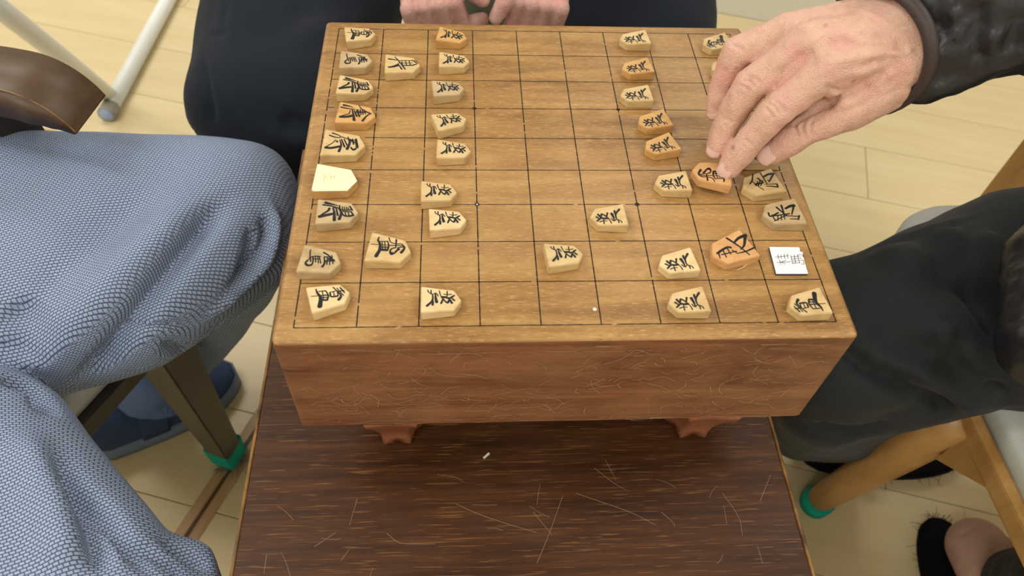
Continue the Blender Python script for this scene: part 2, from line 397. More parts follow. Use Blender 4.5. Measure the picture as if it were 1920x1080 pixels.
# ------------------------------------------------------------------ low table
TX0, TX1, TY0, TY1 = -.2395, .1955, -.60, .20
tb = empty('low_table', ((TX0 + TX1) / 2, (TY0 + TY1) / 2, 0)); tag(tb, 'dark brown scratched wooden low table under the shogi board', 'table')
def tpart(name, bm, mat): return wp(bobj(name, bm, mat), tb)
tpart('table_top', box_bm(TX0 + .0027, TX1 - .0027, TY0 + .0027, TY1 - .0027, TAB - .028, TAB, .0012, 2), M['table'])
for n_, (x0, x1, y0, y1) in enumerate(((TX0, TX0 + .0028, TY0, TY1), (TX1 - .0028, TX1, TY0, TY1), (TX0, TX1, TY0, TY0 + .0028), (TX0, TX1, TY1 - .0028, TY1))):
    tpart('edge_band', box_bm(x0, x1, y0, y1, TAB - .028, TAB + .0006, .0010, 2), M['table_edge'])
for x in (TX0 + .03, TX1 - .03):
    for y in (TY0 + .03, TY1 - .03):
        bm = bmesh.new(); tube_bm(bm, [(x, y, 0), (x, y, TAB - .028)], [.012, .019], 16); o = tpart('leg', bm, M['table'])
    tpart('apron', box_bm(x - .008, x + .008, TY0 + .045, TY1 - .045, TAB - .075, TAB - .029, .001), M['table'])
def ribbons(lines, zf, n=5):
    """flat ribbons; lines: [(pts2d, w0, w1)] metres; zf(x,y,i)->(x,y,z)"""
    V, F = [], []
    for i, (pts, w0, w1) in enumerate(lines):
        P = catmull([(a, b, 0) for a, b in pts], n); m = len(P); base = len(V)
        # round-ended
        t0 = (P[1] - P[0]).normalized(); t1 = (P[-1] - P[-2]).normalized()
        P = [P[0] - t0 * w0 * .42, P[0] - t0 * w0 * .25] + P + [P[-1] + t1 * w1 * .25, P[-1] + t1 * w1 * .42]
        wd = [w0 * .35, w0 * .8] + [w0 + (w1 - w0) * k / (m - 1) for k in range(m)] + [w1 * .8, w1 * .35]
        for k, p in enumerate(P):
            d = (P[min(k + 1, len(P) - 1)] - P[max(k - 1, 0)]).normalized(); nn = Vector((-d.y, d.x, 0)) * wd[k] / 2
            V.append(zf(p.x + nn.x, p.y + nn.y, i)); V.append(zf(p.x - nn.x, p.y - nn.y, i))
            if k: F.append((base + 2 * k - 2, base + 2 * k - 1, base + 2 * k + 1, base + 2 * k))
    return V, F
# table scratches
sc = []
def P2(px, py, z=TAB): q = at(px, py, z); return (q.x, q.y)
for pts in ([(855, 945), (900, 965), (960, 985), (1005, 998)], [(1007, 1056), (1030, 1000), (1055, 930)], [(1115, 878), (1150, 905), (1178, 922)], [(670, 935), (655, 985)], [(725, 1000), (750, 1018), (790, 1020), (815, 1020)],
            [(1135, 862), (1155, 900)], [(1240, 960), (1262, 980), (1265, 988)], [(1425, 940), (1445, 890)], [(500, 1040), (495, 1075)], [(590, 1025), (630, 998)], [(1355, 925), (1385, 970), (1392, 1005)], [(1000, 960), (1020, 985), (1035, 1003)], [(640, 1050), (655, 1030)], [(1080, 925), (1180, 960), (1230, 985)], [(820, 890), (855, 895), (870, 905)]):
    sc.append(([P2(*q) for q in pts], .00035, .00025))
for k in range(60):
    x, y = random.uniform(TX0 + .02, TX1 - .02), random.uniform(-.40, -.19); a = random.uniform(0, math.pi); L = random.uniform(.004, .02)
    sc.append(([(x, y), (x + math.cos(a) * L / 2, y + math.sin(a) * L / 2 + random.uniform(-.002, .002)), (x + math.cos(a) * L, y + math.sin(a) * L)], .0003, .0002))
V, F = ribbons(sc, lambda x, y, i: (x, y, TAB + .00012))
o = wp(pobj('scratches', V, F, M['scratch_t']), tb); o['kind'] = 'stuff'
q = at(912, 855, TAB)
o = bobj('paper_scrap', box_bm(-.0032, .0032, -.0009, .0009, 0, .0006), M['gap_white']); o.location = (q.x, q.y, TAB + .0003); o.rotation_euler[2] = .75
tag(o, 'tiny white paper scrap lying on the dark table', 'scrap')

# ------------------------------------------------------------------ shogi board
CX, CY = .0385, .0385 * .905
BX, BY, BH = 4.5 * CX + .0124, 4.5 * CY + .0113, .1119
BB = TOP - BH
sb = empty('shogi_board', (0, 0, TAB)); tag(sb, 'thick worn wooden shogi board with carved feet on the dark table', 'game board')
bm = box_bm(-BX, BX, -BY, BY, BB, TOP, .0042, 3)
for e in bm.verts:      # worn, slightly uneven arrises
    e.co += Vector((random.uniform(-1, 1), random.uniform(-1, 1), 0)) * .0004
o = bobj('block', bm, M['board_top'], None, True); me = o.data; me.materials.append(M['board_side'])
for p in me.polygons:
    if p.normal.z < .45: p.material_index = 1
wp(o, sb)
mo = o.modifiers.new('n', 'WEIGHTED_NORMAL')
def foot(x, y):     # fluted flaring foot
    bm = bmesh.new(); nseg = 48; rings = []
    prof = [(0, .0205), (.003, .0215), (.012, .0212), (.024, .0230), (.036, .0272), (.048, .0325), (.058, .0375), (BB - TAB, .0392)]
    for z, r in prof:
        ring = []
        for k in range(nseg):
            a = 2 * math.pi * k / nseg; sn_ = abs(math.sin(a * 3)) ** .75
            ring.append(bm.verts.new((x + r * (1 - .20 * sn_) * math.cos(a), y + r * (1 - .20 * sn_) * math.sin(a), TAB + z + (.004 * sn_ if z < .002 else 0))))
        rings.append(ring)
    for a, b in zip(rings, rings[1:]):
        for k in range(nseg): bm.faces.new((a[k], a[(k + 1) % nseg], b[(k + 1) % nseg], b[k]))
    bm.faces.new(rings[0][::-1]); bm.faces.new(rings[-1])
    wp(bobj('foot', bm, M['board_foot'], None, True), sb)
for x in (-.1225, .1225):
    for y in (-.1325, .1325): foot(x, y)
# ruled lines, worn through in places
ZL = TOP + .00012
V, F = [], []
def seg(x0, y0, x1, y1, wd):
    d = Vector((x1 - x0, y1 - y0, 0)).normalized(); n = Vector((-d.y, d.x, 0)) * wd / 2; b = len(V)
    V.extend([(x0 + n.x, y0 + n.y, ZL), (x0 - n.x, y0 - n.y, ZL), (x1 - n.x, y1 - n.y, ZL), (x1 + n.x, y1 + n.y, ZL)]); F.append((b, b + 1, b + 2, b + 3))
rl = random.Random(3)
for i in range(10):
    x = (i - 4.5) * CX; n = 150
    for k in range(n):
        y0 = -4.5 * CY + 9 * CY * k / n; y1 = y0 + 9 * CY / n
        far = (k / n)
        wear = {0: .3, 1: .22, 2: .10, 3: .14, 4: .03, 5: .02, 6: .05, 7: .05, 8: .1, 9: .16}[i] * (.55 if .3 < far < .8 else .1)
        if rl.random() < wear: continue
        seg(x, y0 - 1e-5, x, y1 + 1e-5, .00085 * rl.uniform(.75, 1.05))
for j in range(10):
    y = (j - 4.5) * CY; n = 120
    for k in range(n):
        x0 = -4.5 * CX + 9 * CX * k / n
        if rl.random() < (.12 if k < 12 and j > 3 else .012): continue
        seg(x0 - 1e-5, y, x0 + 9 * CX / n + 1e-5, y, .00068 * rl.uniform(.75, 1.05))
for i in (3, 6):
    for j in (3, 6):
        b = len(V); c = ((i - 4.5) * CX, (j - 4.5) * CY)
        V.extend([(c[0] + .0017 * math.cos(a * .3927), c[1] + .0017 * math.sin(a * .3927), ZL + .00003) for a in range(16)]); F.append(tuple(range(b, b + 16)))
o = wp(pobj('grid_lines', V, F, M['line_ink']), sb)
for cx_, cy_, r_ in ((-1.5 * CX, -1.5 * CY, .0007), (at(1115, 580, TOP).x, at(1115, 580, TOP).y, .0014)):
    wp(pobj('white_speck', [(cx_ + r_ * math.cos(a * .785) * (1 + .2 * math.sin(a * 3)), cy_ + r_ * math.sin(a * .785), ZL + .0001) for a in range(8)], [tuple(range(8))], M['gap_white']), sb)
# worn scratches on the near face and the top
fs = []
rs = random.Random(11)
for k in range(270):
    x = rs.uniform(-BX + .004, BX - .004); z = BB + .004 + (BH - .010) * (rs.random() ** 1.15); a = rs.gauss(.1, .7); L = rs.uniform(.003, .022); cv = rs.uniform(-.25, .25) * L
    x1, z1 = x + math.cos(a) * L, z + math.sin(a) * L
    if not (-BX + .004 < x1 < BX - .004 and BB + .004 < z1 < TOP - .005): continue
    fs.append(([(x, z), ((x + x1) / 2 - math.sin(a) * cv, (z + z1) / 2 + math.cos(a) * cv), (x1, z1)], rs.uniform(.00015, .0005), rs.uniform(.0001, .0003)))
for k in range(46):
    x = rs.uniform(-BX + .01, BX - .038); L = rs.uniform(.006, .03); z = rs.choice((BB + .006, BB + .010, TOP - .007, TOP - .012)) + rs.uniform(-.001, .001)
    fs.append(([(x, z), (x + L / 2, z + rs.uniform(-.0006, .0006)), (x + L, z + rs.uniform(-.001, .001))], rs.uniform(.0002, .0005), .0002))
V, F = ribbons(fs, lambda x, z, i: (x, -BY - .0009, z), 4)
o = wp(pobj('scratches', V, F, M['scratch']), sb); o['kind'] = 'stuff'
V, F = [], []
x = -BX + .004
while x < BX - .006:
    L_ = rs.uniform(.002, .014); wd_ = rs.uniform(.0004, .0015); b = len(V)
    if rs.random() < .85:
        for xx, ww in ((x, wd_ * .4), (x + L_ * .5, wd_), (x + L_, wd_ * .4)):
            V += [(xx, -BY + .0010 + ww * .5, TOP - .00085 + ww * .3), (xx, -BY + .0010 - ww * .4, TOP - .00150 - ww * .5)]
        F += [(b, b + 1, b + 3, b + 2), (b + 2, b + 3, b + 5, b + 4)]
    x += L_
o = wp(pobj('worn_edge', V, F, M['worn_board']), sb); o['kind'] = 'stuff'
ts = []
for k in range(70):
    x, y = rs.uniform(-BX + .01, BX - .01), rs.uniform(-BY + .008, BY - .01); a = rs.gauss(0, .35) if rs.random() < .7 else rs.uniform(0, 3.1); L = rs.uniform(.002, .014)
    ts.append(([(x, y), (x + math.cos(a) * L * .5, y + math.sin(a) * L * .5 + rs.uniform(-.0004, .0004)), (x + math.cos(a) * L, y + math.sin(a) * L)], rs.uniform(.00015, .00035), .0001))
V, F = ribbons(ts, lambda x, y, i: (x, y, TOP + .00006), 3)
o = wp(pobj('scratches', V, F, M['scratch']), sb); o['kind'] = 'stuff'

# ------------------------------------------------------------------ shogi pieces
HB, HT, ZP = .0083, .0062, TOP + .0076
DIM = dict(pawn=(.0255, .0205), lance=(.0255, .0212), knight=(.0262, .0232), silver=(.0280, .0236), gold=(.0292, .0248), king=(.0310, .0280), rook=(.0285, .0252),
           bishop=(.0285, .0250), bishop_r=(.0300, .0255), gold_r=(.0292, .0245), silver_r=(.0282, .0248), card=(.0301, .0272))
Z1 = ((540, 30), 3.6); Z2 = ((540, 300), 3.2737); Z3 = ((980, 300), 3.2737); Z4 = ((1120, 40), 3.3737); Z6 = ((1300, 300), 3.2735)
def zp(Z, q): return (Z[0][0] + q[0] / Z[1], Z[0][1] + q[1] / Z[1])
def frame(Z, b1, b2, tip, kind):
    A, B, T = (at(*zp(Z, q), ZP) for q in (b1, b2, tip)); m = (A + B) / 2; d = T - m; ang = math.atan2(d.y, d.x) - math.pi / 2
    c = m + d.normalized() * DIM[kind][0] / 2 if d.length > 0 else m
    c = (m + T) / 2
    return Vector((c.x, c.y, TOP)), ang
PC = [  # kind, wood, zoom, back corners, tip
 ('lance', 'pale', Z1, (379, 84), (402, 172), (586, 112)), ('knight', 'grey', Z1, (362, 240), (348, 352), (566, 296)), ('silver', 'pale', Z1, (340, 400), (330, 530), (577, 475)),
 ('gold', 'tan', Z1, (330, 580), (338, 725), (590, 668)), ('king', 'pale', Z1, (245, 770), (225, 945), (520, 868)), ('card', 'tan', Z2, (175, 36), (154, 193), (423, 123)),
 ('silver', 'grey', Z2, (188, 242), (171, 399), (427, 316)), ('knight', 'grey', Z2, (92, 518), (56, 694), (324, 627)), ('lance', 'light', Z2, (118, 796), (150, 933), (373, 807)),
 ('bishop', 'pale', Z1, (656, 262), (671, 390), (884, 325)), ('rook', 'pale', Z2, (500, 447), (490, 622), (752, 560)),
 ('pawn', 'tan', Z1, (1015, 72), (993, 170), (1215, 145)), ('pawn', 'pale', Z1, (1028, 247), (1015, 345), (1226, 300)), ('pawn', 'grey', Z1, (972, 437), (985, 548), (1188, 480)),
 ('pawn', 'pale', Z1, (970, 668), (1022, 780), (1198, 684)), ('pawn', 'pale', Z1, (1028, 838), (995, 960), (1230, 905)), ('pawn', 'pale', Z2, (826, 134), (814, 255), (1035, 193)),
 ('pawn', 'light', Z2, (865, 307), (877, 432), (1092, 360)), ('pawn', 'pale', Z3, (133, 522), (165, 655), (370, 570)), ('pawn', 'light', Z2, (812, 780), (812, 940), (1070, 855)),
 ('pawn', 'pale', Z4, (310, 55), (328, 145), (146, 108)), ('pawn', 'tan', Z4, (335, 227), (358, 325), (150, 295)), ('pawn', 'pale', Z4, (332, 403), (346, 505), (146, 462)),
 ('pawn', 'tan', Z4, (430, 555), (480, 660), (255, 640)), ('pawn', 'tan', Z4, (475, 700), (532, 810), (295, 805)), ('pawn', 'pale', Z3, (1005, 68), (1030, 190), (815, 137)),
 ('pawn', 'pale', Z3, (620, 275), (640, 400), (416, 346)), ('pawn', 'light', Z3, (1035, 543), (1090, 675), (837, 640)), ('pawn', 'pale', Z3, (1120, 778), (1153, 930), (888, 875)),
 ('lance', 'pale', Z4, (835, 68), (853, 165), (665, 142)), ('knight', 'pale', Z4, (905, 225), (930, 330), (712, 300)),
 ('king', 'pale', Z4, (1085, 745), (1132, 882), (880, 840)), ('gold_r', 'pale', Z6, (488, 52), (562, 195), (305, 165)), ('silver_r', 'grey', Z6, (610, 237), (705, 392), (432, 330)),
 ('bishop_r', 'orange', Z6, (285, 428), (412, 590), (118, 585)), ('lance', 'pale', Z6, (790, 787), (847, 937), (588, 893)),
]
FR = [frame(p[2], p[3], p[4], p[5], p[0]) for p in PC]
# brush strokes traced on one piece of each kind: ((crop x, y), scale), frame index, [(points, w0 mm, w1 mm)]
T4 = ((550, 430), 6.352); T7 = ((780, 330), 9.0); T3 = ((550, 300), 7.715); T2 = ((590, 140), 6.353); T8 = ((1290, 260), 9.0); T6 = ((1330, 310), 3.724)
STROKES = dict(
 pawn=(T7, 17, [([(320, 605), (335, 637), (375, 656), (395, 667)], .7, .6), ([(372, 605), (373, 640), (393, 665)], .8, .6), ([(395, 667), (406, 705), (392, 765), (322, 833)], .7, 1.5),
   ([(402, 667), (440, 642), (465, 652), (487, 682)], .6, .7), ([(443, 655), (448, 705), (468, 768)], .8, 1.9), ([(402, 740), (412, 775), (408, 812)], .9, 1.4),
   ([(500, 605), (513, 650), (542, 697)], .7, .6), ([(542, 695), (563, 715), (538, 782)], .7, 1.2), ([(545, 692), (600, 690), (660, 700), (715, 668), (735, 655)], 1.6, 1.0),
   ([(568, 645), (620, 652), (692, 640)], .5, .7), ([(622, 605), (622, 680)], .8, .6), ([(560, 712), (600, 748), (640, 768), (655, 735)], .8, 1.3), ([(640, 700), (675, 725), (704, 767)], 1.0, 1.4), ([(690, 690), (740, 727)], .8, 1.2)]),
 lance=(T4, 8, [([(215, 805), (300, 795), (420, 782)], .5, .6), ([(270, 715), (285, 760), (318, 800), (326, 850), (315, 922)], .7, 2.8), ([(300, 742), (385, 730)], .7, .7), ([(383, 728), (416, 785), (402, 842)], .7, 1.2),
   ([(325, 845), (405, 840)], 1.2, 1.3), ([(345, 738), (362, 840)], .6, .6), ([(318, 790), (410, 778)], .6, .7), ([(320, 815), (408, 808)], .7, .8), ([(438, 745), (520, 722)], .6, .6), ([(436, 748), (450, 797), (525, 787)], .9, 1.2),
   ([(520, 722), (532, 785)], .7, .8), ([(478, 735), (486, 790)], .6, .6), ([(472, 685), (530, 735)], .8, .6), ([(535, 738), (566, 785), (538, 830)], .7, 1.8), ([(525, 732), (600, 716)], .7, .8), ([(518, 690), (560, 740), (596, 775)], .6, .7), ([(556, 685), (608, 742)], .9, .8)]),
 knight=(T4, 7, [([(207, 248), (200, 290), (205, 385)], .7, 1.0), ([(170, 375), (146, 405), (165, 435), (215, 425), (232, 390), (236, 340)], 1.3, .9), ([(150, 420), (185, 432), (222, 418)], 1.6, 1.2), ([(168, 378), (205, 330)], .6, .6), ([(205, 335), (260, 322), (320, 320)], .7, .8),
   ([(230, 320), (235, 390)], .6, .7), ([(262, 315), (266, 390)], .6, .8), ([(290, 312), (298, 398)], .6, .8), ([(310, 318), (325, 398)], .6, .8), ([(225, 355), (312, 350)], .7, .8), ([(360, 272), (410, 298), (450, 332)], 1.1, .9), ([(368, 322), (462, 322)], .8, .8), ([(368, 330), (368, 400), (343, 440)], .8, 1.5),
   ([(370, 368), (490, 366)], .9, 1.0), ([(405, 325), (397, 412)], .7, .8), ([(435, 322), (430, 412)], .7, .8), ([(455, 302), (470, 400)], .7, .8), ([(378, 388), (460, 350)], .7, .8), ([(420, 345), (478, 352)], 1.5, 1.2)]),
 silver=(T3, 6, [([(468, 622), (560, 640), (640, 655)], 2.0, .6), ([(432, 655), (520, 662), (590, 675), (650, 690)], 1.2, .8), ([(522, 702), (505, 735), (430, 785), (375, 828)], 1.6, .9), ([(378, 828), (480, 800), (590, 772)], 2.2, 1.8), ([(572, 690), (592, 760), (592, 868)], .8, 2.0), ([(620, 700), (642, 795)], .9, 1.3),
   ([(650, 690), (690, 760), (662, 850)], .8, 1.9), ([(590, 690), (660, 690)], .8, .8), ([(665, 655), (682, 710), (770, 716), (848, 702)], 1.0, .9), ([(705, 668), (712, 710)], .6, .7), ([(735, 672), (742, 710)], .6, .7), ([(765, 672), (772, 710)], .6, .7), ([(792, 678), (800, 710)], .6, .7), ([(815, 660), (852, 712)], 1.0, 1.0),
   ([(690, 738), (840, 735)], .7, .8), ([(700, 758), (730, 795), (800, 800), (862, 785)], 1.0, 1.4), ([(745, 740), (757, 795)], .6, .8), ([(790, 740), (805, 795)], .6, .8), ([(832, 732), (866, 782)], .9, 1.1)]),
 gold=(T2, 3, [([(348, 368), (400, 375), (460, 390)], 2.0, .6), ([(318, 395), (390, 405), (480, 412)], 1.4, .8), ([(425, 425), (410, 465), (385, 475), (310, 500)], .7, .9), ([(305, 508), (380, 503), (462, 485)], 2.2, 2.4), ([(445, 412), (462, 480), (470, 540)], .8, 2.2), ([(470, 425), (502, 492)], .9, 1.4), ([(500, 415), (532, 492)], 1.0, 1.5),
   ([(525, 362), (560, 402), (610, 430), (665, 452)], .6, 1.4), ([(660, 452), (612, 488), (568, 542)], .8, 1.7), ([(515, 412), (528, 480)], .8, 1.0), ([(542, 408), (550, 472)], .8, .9), ([(568, 408), (575, 465)], .8, .9), ([(500, 442), (605, 438)], 1.9, 1.3), ([(590, 412), (602, 460)], .7, .8)]),
 king=(T2, 4, [([(213, 700), (260, 712), (300, 728)], 1.3, .7), ([(178, 728), (240, 746), (310, 750)], 1.2, .8), ([(300, 735), (345, 745), (390, 762)], .8, .8), ([(250, 778), (215, 815), (130, 868)], .7, .8), ([(132, 874), (200, 876), (300, 852)], 2.3, 2.0), ([(264, 794), (270, 800)], 1.6, 1.6), ([(300, 775), (315, 840), (288, 912)], .8, 1.9), ([(320, 768), (355, 855)], .9, 1.5), ([(350, 765), (385, 835)], .9, 1.1),
   ([(395, 740), (417, 800), (385, 880)], .9, 2.2), ([(400, 778), (500, 772)], .8, .9), ([(420, 768), (470, 800)], 1.8, 1.5), ([(490, 760), (505, 855)], 1.6, 2.0), ([(430, 860), (458, 886), (485, 872)], 1.2, 1.8), ([(450, 760), (462, 820)], 1.0, 1.2)]),
 rook=(T4, 10, [([(930, 183), (1140, 185)], .5, .5), ([(1022, 98), (1010, 135), (1032, 175), (1028, 245), (985, 322)], .8, 2.4), ([(1035, 145), (1125, 143)], .6, .7), ([(1123, 138), (1136, 190), (1122, 245)], .7, 1.3), ([(1040, 245), (1115, 245)], 1.8, 1.8), ([(1058, 148), (1065, 240)], .6, .7), ([(1088, 148), (1096, 240)], .6, .7), ([(1035, 212), (1125, 212)], .8, .9),
   ([(1138, 98), (1160, 148), (1220, 166), (1285, 165)], .7, .7), ([(1130, 188), (1290, 185)], .7, .7), ([(1226, 118), (1220, 212)], 1.2, .7), ([(1212, 213), (1170, 228), (1150, 262), (1165, 294), (1210, 270), (1252, 222)], .9, 1.2), ([(1160, 275), (1190, 280)], 1.8, 1.4), ([(1238, 215), (1280, 203), (1328, 200)], .8, .9), ([(1295, 170), (1322, 212), (1283, 268)], .8, 1.8), ([(1218, 250), (1268, 232)], .8, .7)]),
 bishop=(Z1, 9, [([(680, 293), (715, 296), (745, 298)], 1.5, .9), ([(722, 278), (752, 308), (790, 355)], .8, 1.3), ([(752, 310), (740, 325), (700, 343)], .6, .7), ([(680, 349), (715, 343), (742, 333)], 1.6, 2.0), ([(745, 325), (768, 357)], .8, 1.4), ([(755, 300), (845, 295)], .8, .7), ([(768, 305), (778, 330), (845, 326)], .8, 1.3), ([(792, 298), (800, 330)], .7, .8), ([(817, 298), (826, 330)], .7, .8), ([(768, 316), (840, 311)], .7, .7), ([(838, 292), (870, 312)], .8, 1.1), ([(850, 322), (868, 318)], 1.2, .8), ([(852, 294), (876, 300)], .7, .8)]),
 gold_r=(T8, 32, [([(1100, 590), (1092, 650), (1085, 700), (1052, 750)], 1.0, 1.0), ([(1088, 708), (1180, 790), (1282, 857)], .7, .6), ([(1140, 762), (1270, 740)], 1.6, 1.2), ([(1180, 665), (1250, 722)], 1.3, .9), ([(1150, 785), (1182, 715)], .8, .8), ([(1190, 795), (1222, 695)], .8, .9), ([(1230, 790), (1262, 705)], .7, .7), ([(1215, 575), (1270, 660), (1335, 765)], .9, .7),
   ([(1270, 648), (1350, 610), (1432, 603)], 1.5, 2.4), ([(1435, 605), (1400, 670), (1372, 722)], 1.8, .9), ([(1345, 700), (1372, 740)], .7, .6), ([(1290, 770), (1500, 772)], .5, .9), ([(1500, 772), (1512, 822)], 1.1, 1.3), ([(1325, 800), (1420, 808), (1505, 822)], .7, 1.3)]),
 silver_r=(T6, 33, [([(415, 325), (430, 350), (482, 328)], 1.2, 1.3), ([(440, 340), (462, 378)], .9, .8), ([(428, 350), (560, 338)], .9, 1.0), ([(470, 290), (540, 352)], 1.4, .9), ([(503, 280), (522, 335)], 1.5, .9), ([(460, 382), (542, 345)], .8, .8), ([(532, 302), (560, 288), (588, 284)], 1.6, 2.6), ([(588, 286), (575, 345)], 1.5, .8), ([(545, 352), (625, 360)], .7, .9), ([(626, 355), (620, 382)], 1.2, 1.0), ([(565, 374), (622, 378)], .7, .9), ([(480, 345), (482, 380)], .8, .6), ([(502, 345), (506, 380)], .8, .6), ([(522, 345), (528, 376)], .8, .6)]),
 bishop_r=(T6, 34, [([(60, 608), (85, 590), (125, 570), (150, 572)], 1.8, 1.6), ([(70, 612), (78, 642)], 1.0, .7), ([(98, 590), (122, 638)], 1.0, .7), ([(128, 580), (152, 618)], .9, .7), ([(88, 618), (192, 598)], .9, .8), ([(122, 508), (170, 540), (225, 580), (280, 627)], 1.5, .8), ([(175, 537), (205, 510), (250, 494)], 1.4, 2.6), ([(248, 495), (242, 560), (218, 588)], 2.2, .8), ([(205, 612), (255, 602), (312, 580)], .8, 1.3), ([(160, 590), (200, 615)], .8, .7)]),
)
STROKES['pawn_w'] = STROKES['pawn']
GW = dict(pawn=1.05, lance=1.05, silver=1.1)
def local_strokes(kind):
    T, idx, st = STROKES[kind]; c, ang = FR[idx]; ca, sa = math.cos(-ang), math.sin(-ang); out = []
    for pts, w0, w1 in st:
        L = []
        for p in pts:
            q = at(*zp(T, p), ZP); dx, dy = q.x - c.x, q.y - c.y; L.append((dx * ca - dy * sa, dx * sa + dy * ca))
        out.append((L, w0 * .00106 * GW.get(kind, 1), w1 * .00106 * GW.get(kind, 1)))
    return out
body_me, text_me = {}, {}
def outline(kind):
    L, W = DIM[kind]; h = L / 2
    return [(-W / 2, -h), (W / 2, -h), (W * .385, h - L * .19), (0, h), (-W * .385, h - L * .19)]
def ztop(kind, y):
    L = DIM[kind][0]; t = (y + L / 2) / L; return HB + (HT - HB) * t
def piece_mesh(kind):
    if kind in body_me: return body_me[kind]
    bm = bmesh.new(); O = outline(kind)
    lo = [bm.verts.new((x, y, 0)) for x, y in O]; hi = [bm.verts.new((x, y, ztop(kind, y))) for x, y in O]
    bm.faces.new(lo[::-1]); bm.faces.new(hi)
    for k in range(5): bm.faces.new((lo[k], lo[(k + 1) % 5], hi[(k + 1) % 5], hi[k]))
    bmesh.ops.bevel(bm, geom=list(bm.edges), offset=.0005, segments=2, affect='EDGES')
    bmesh.ops.recalc_face_normals(bm, faces=bm.faces)
    me = bpy.data.meshes.new('body'); bm.to_mesh(me); bm.free(); body_me[kind] = me
    return me
def text_mesh(kind):
    if kind in text_me: return text_me[kind]
    V, F = ribbons(local_strokes(kind), lambda x, y, i: (x, y, ztop(kind, y) + .00010 + i * .000004))
    me = bpy.data.meshes.new('lettering'); me.from_pydata(V, [], F); me.update(); me.materials.append(M['ink']); text_me[kind] = me
    return me
ORD = ['first', 'second', 'third', 'fourth', 'fifth', 'sixth', 'seventh', 'eighth', 'ninth']
WN = dict(pale='pale', grey='greyish', tan='tan', light='cream-pale', orange='orange')
LAB = {0: 'pale lance tile at the clasped-hands corner of the tweed-trousered player\'s back row', 1: 'faded greyish knight tile beside the lance near the clasped hands', 2: 'pale silver general tile between faded knight and tan gold general',
       3: 'tan gold general tile between silver general and king, facing the reaching hand', 4: 'large pale king tile beside the blank-looking cream tile', 5: 'cream-faced replacement tile with only faint pencil writing', 6: 'greyish silver general tile beside the cream replacement tile',
       7: 'greyish knight tile with dark ink between rook side lance and silver general', 8: 'cream-pale rounded lance tile at the front corner of the tweed player\'s back row', 9: 'pale bishop tile standing alone ahead of the faded knight tile', 10: 'pale rook tile with striped grain ahead of the greyish knight',
       29: 'pale lance tile at the board corner, half covered by the reaching hand', 30: 'pale knight tile mostly hidden behind the reaching hand\'s ring finger', 31: 'pale king tile hidden under the reaching thumb', 32: 'pale gold general tile with black ink just below the reaching thumb', 33: 'greyish silver general tile next to the gold general at board edge',
       34: 'orange tilted bishop tile beside the white paper tile', 35: 'pale lance tile at the board corner next to the white paper tile'}
made = []
for i, (kind, wd, Z, b1, b2, tp) in enumerate(PC):
    c, ang = FR[i]
    nm = {'gold_r': 'gold', 'silver_r': 'silver', 'bishop_r': 'bishop', 'card': 'replacement'}.get(kind, kind)
    e = empty('shogi_' + nm, c, ang); 
    if kind == 'pawn':
        if i <= 19:
            lab = 'pawn tile advanced to the board centre ahead of its row' if i == 18 else '%s pawn tile, %s from the clasped hands in the tweed-trousered player\'s pawn row' % (WN[wd], ORD[i - 11])
            grp = 'pawns of the tweed-trousered player'
        else:
            k = i - 20
            lab = 'pawn tile of the black-trousered player pushed one step ahead of its row' if i == 26 else '%s pawn tile, %s from the clasped hands in the black-trousered player\'s pawn row' % (WN[wd], ORD[k])
            grp = 'pawns of the black-trousered player'
    else:
        lab = LAB[i]; grp = 'back-row tiles of the ' + ('tweed' if i < 20 else 'black') + '-trousered player'
    tag(e, lab, 'shogi piece', grp)
    b = bpy.data.objects.new('body', piece_mesh(kind)); COL.objects.link(b); b.parent = e
    if not b.data.materials: b.data.materials.append(M['p_' + wd])
    b.material_slots[0].link = 'OBJECT'; b.material_slots[0].material = M['p_' + wd]
    made.append((e, kind))
    if kind == 'card':
        O = outline(kind); bm = bmesh.new(); s = .985
        pts = [(O[0][0] * s, O[0][1] * .99), (O[1][0] * .90, O[1][1] * .99), (O[1][0] * s, O[1][1] * .86), (O[2][0] * s, O[2][1]), (O[3][0], O[3][1] * s), (O[4][0] * s, O[4][1])]
        lo = [bm.verts.new((x, y, ztop(kind, y))) for x, y in pts]; hi = [bm.verts.new((x, y, ztop(kind, y) + .0006)) for x, y in pts]
        bm.faces.new(hi)
        for k in range(6): bm.faces.new((lo[k], lo[(k + 1) % 6], hi[(k + 1) % 6], hi[k]))
        bobj('card_face', bm, M['cream'], e)
        st = [([(435, 205), (450, 250), (440, 330)], .3, .3), ([(450, 250), (515, 285)], .3, .3), ([(478, 235), (490, 262)], .3, .3), ([(510, 252), (622, 250)], .3, .3), ([(545, 222), (547, 292)], .3, .3), ([(590, 228), (592, 288)], .3, .3), ([(668, 228), (700, 250)], .3, .3)]
        STROKES['card'] = (T3, 5, st)
        V, F = ribbons(local_strokes('card'), lambda x, y, k: (x, y, ztop('card', y) + .00072))
        o = pobj('lettering', V, F, M['faint'], e); o['label'] = 'faint pencil lettering'
    else:
        t = bpy.data.objects.new('lettering', text_mesh(kind)); COL.objects.link(t); t.parent = e
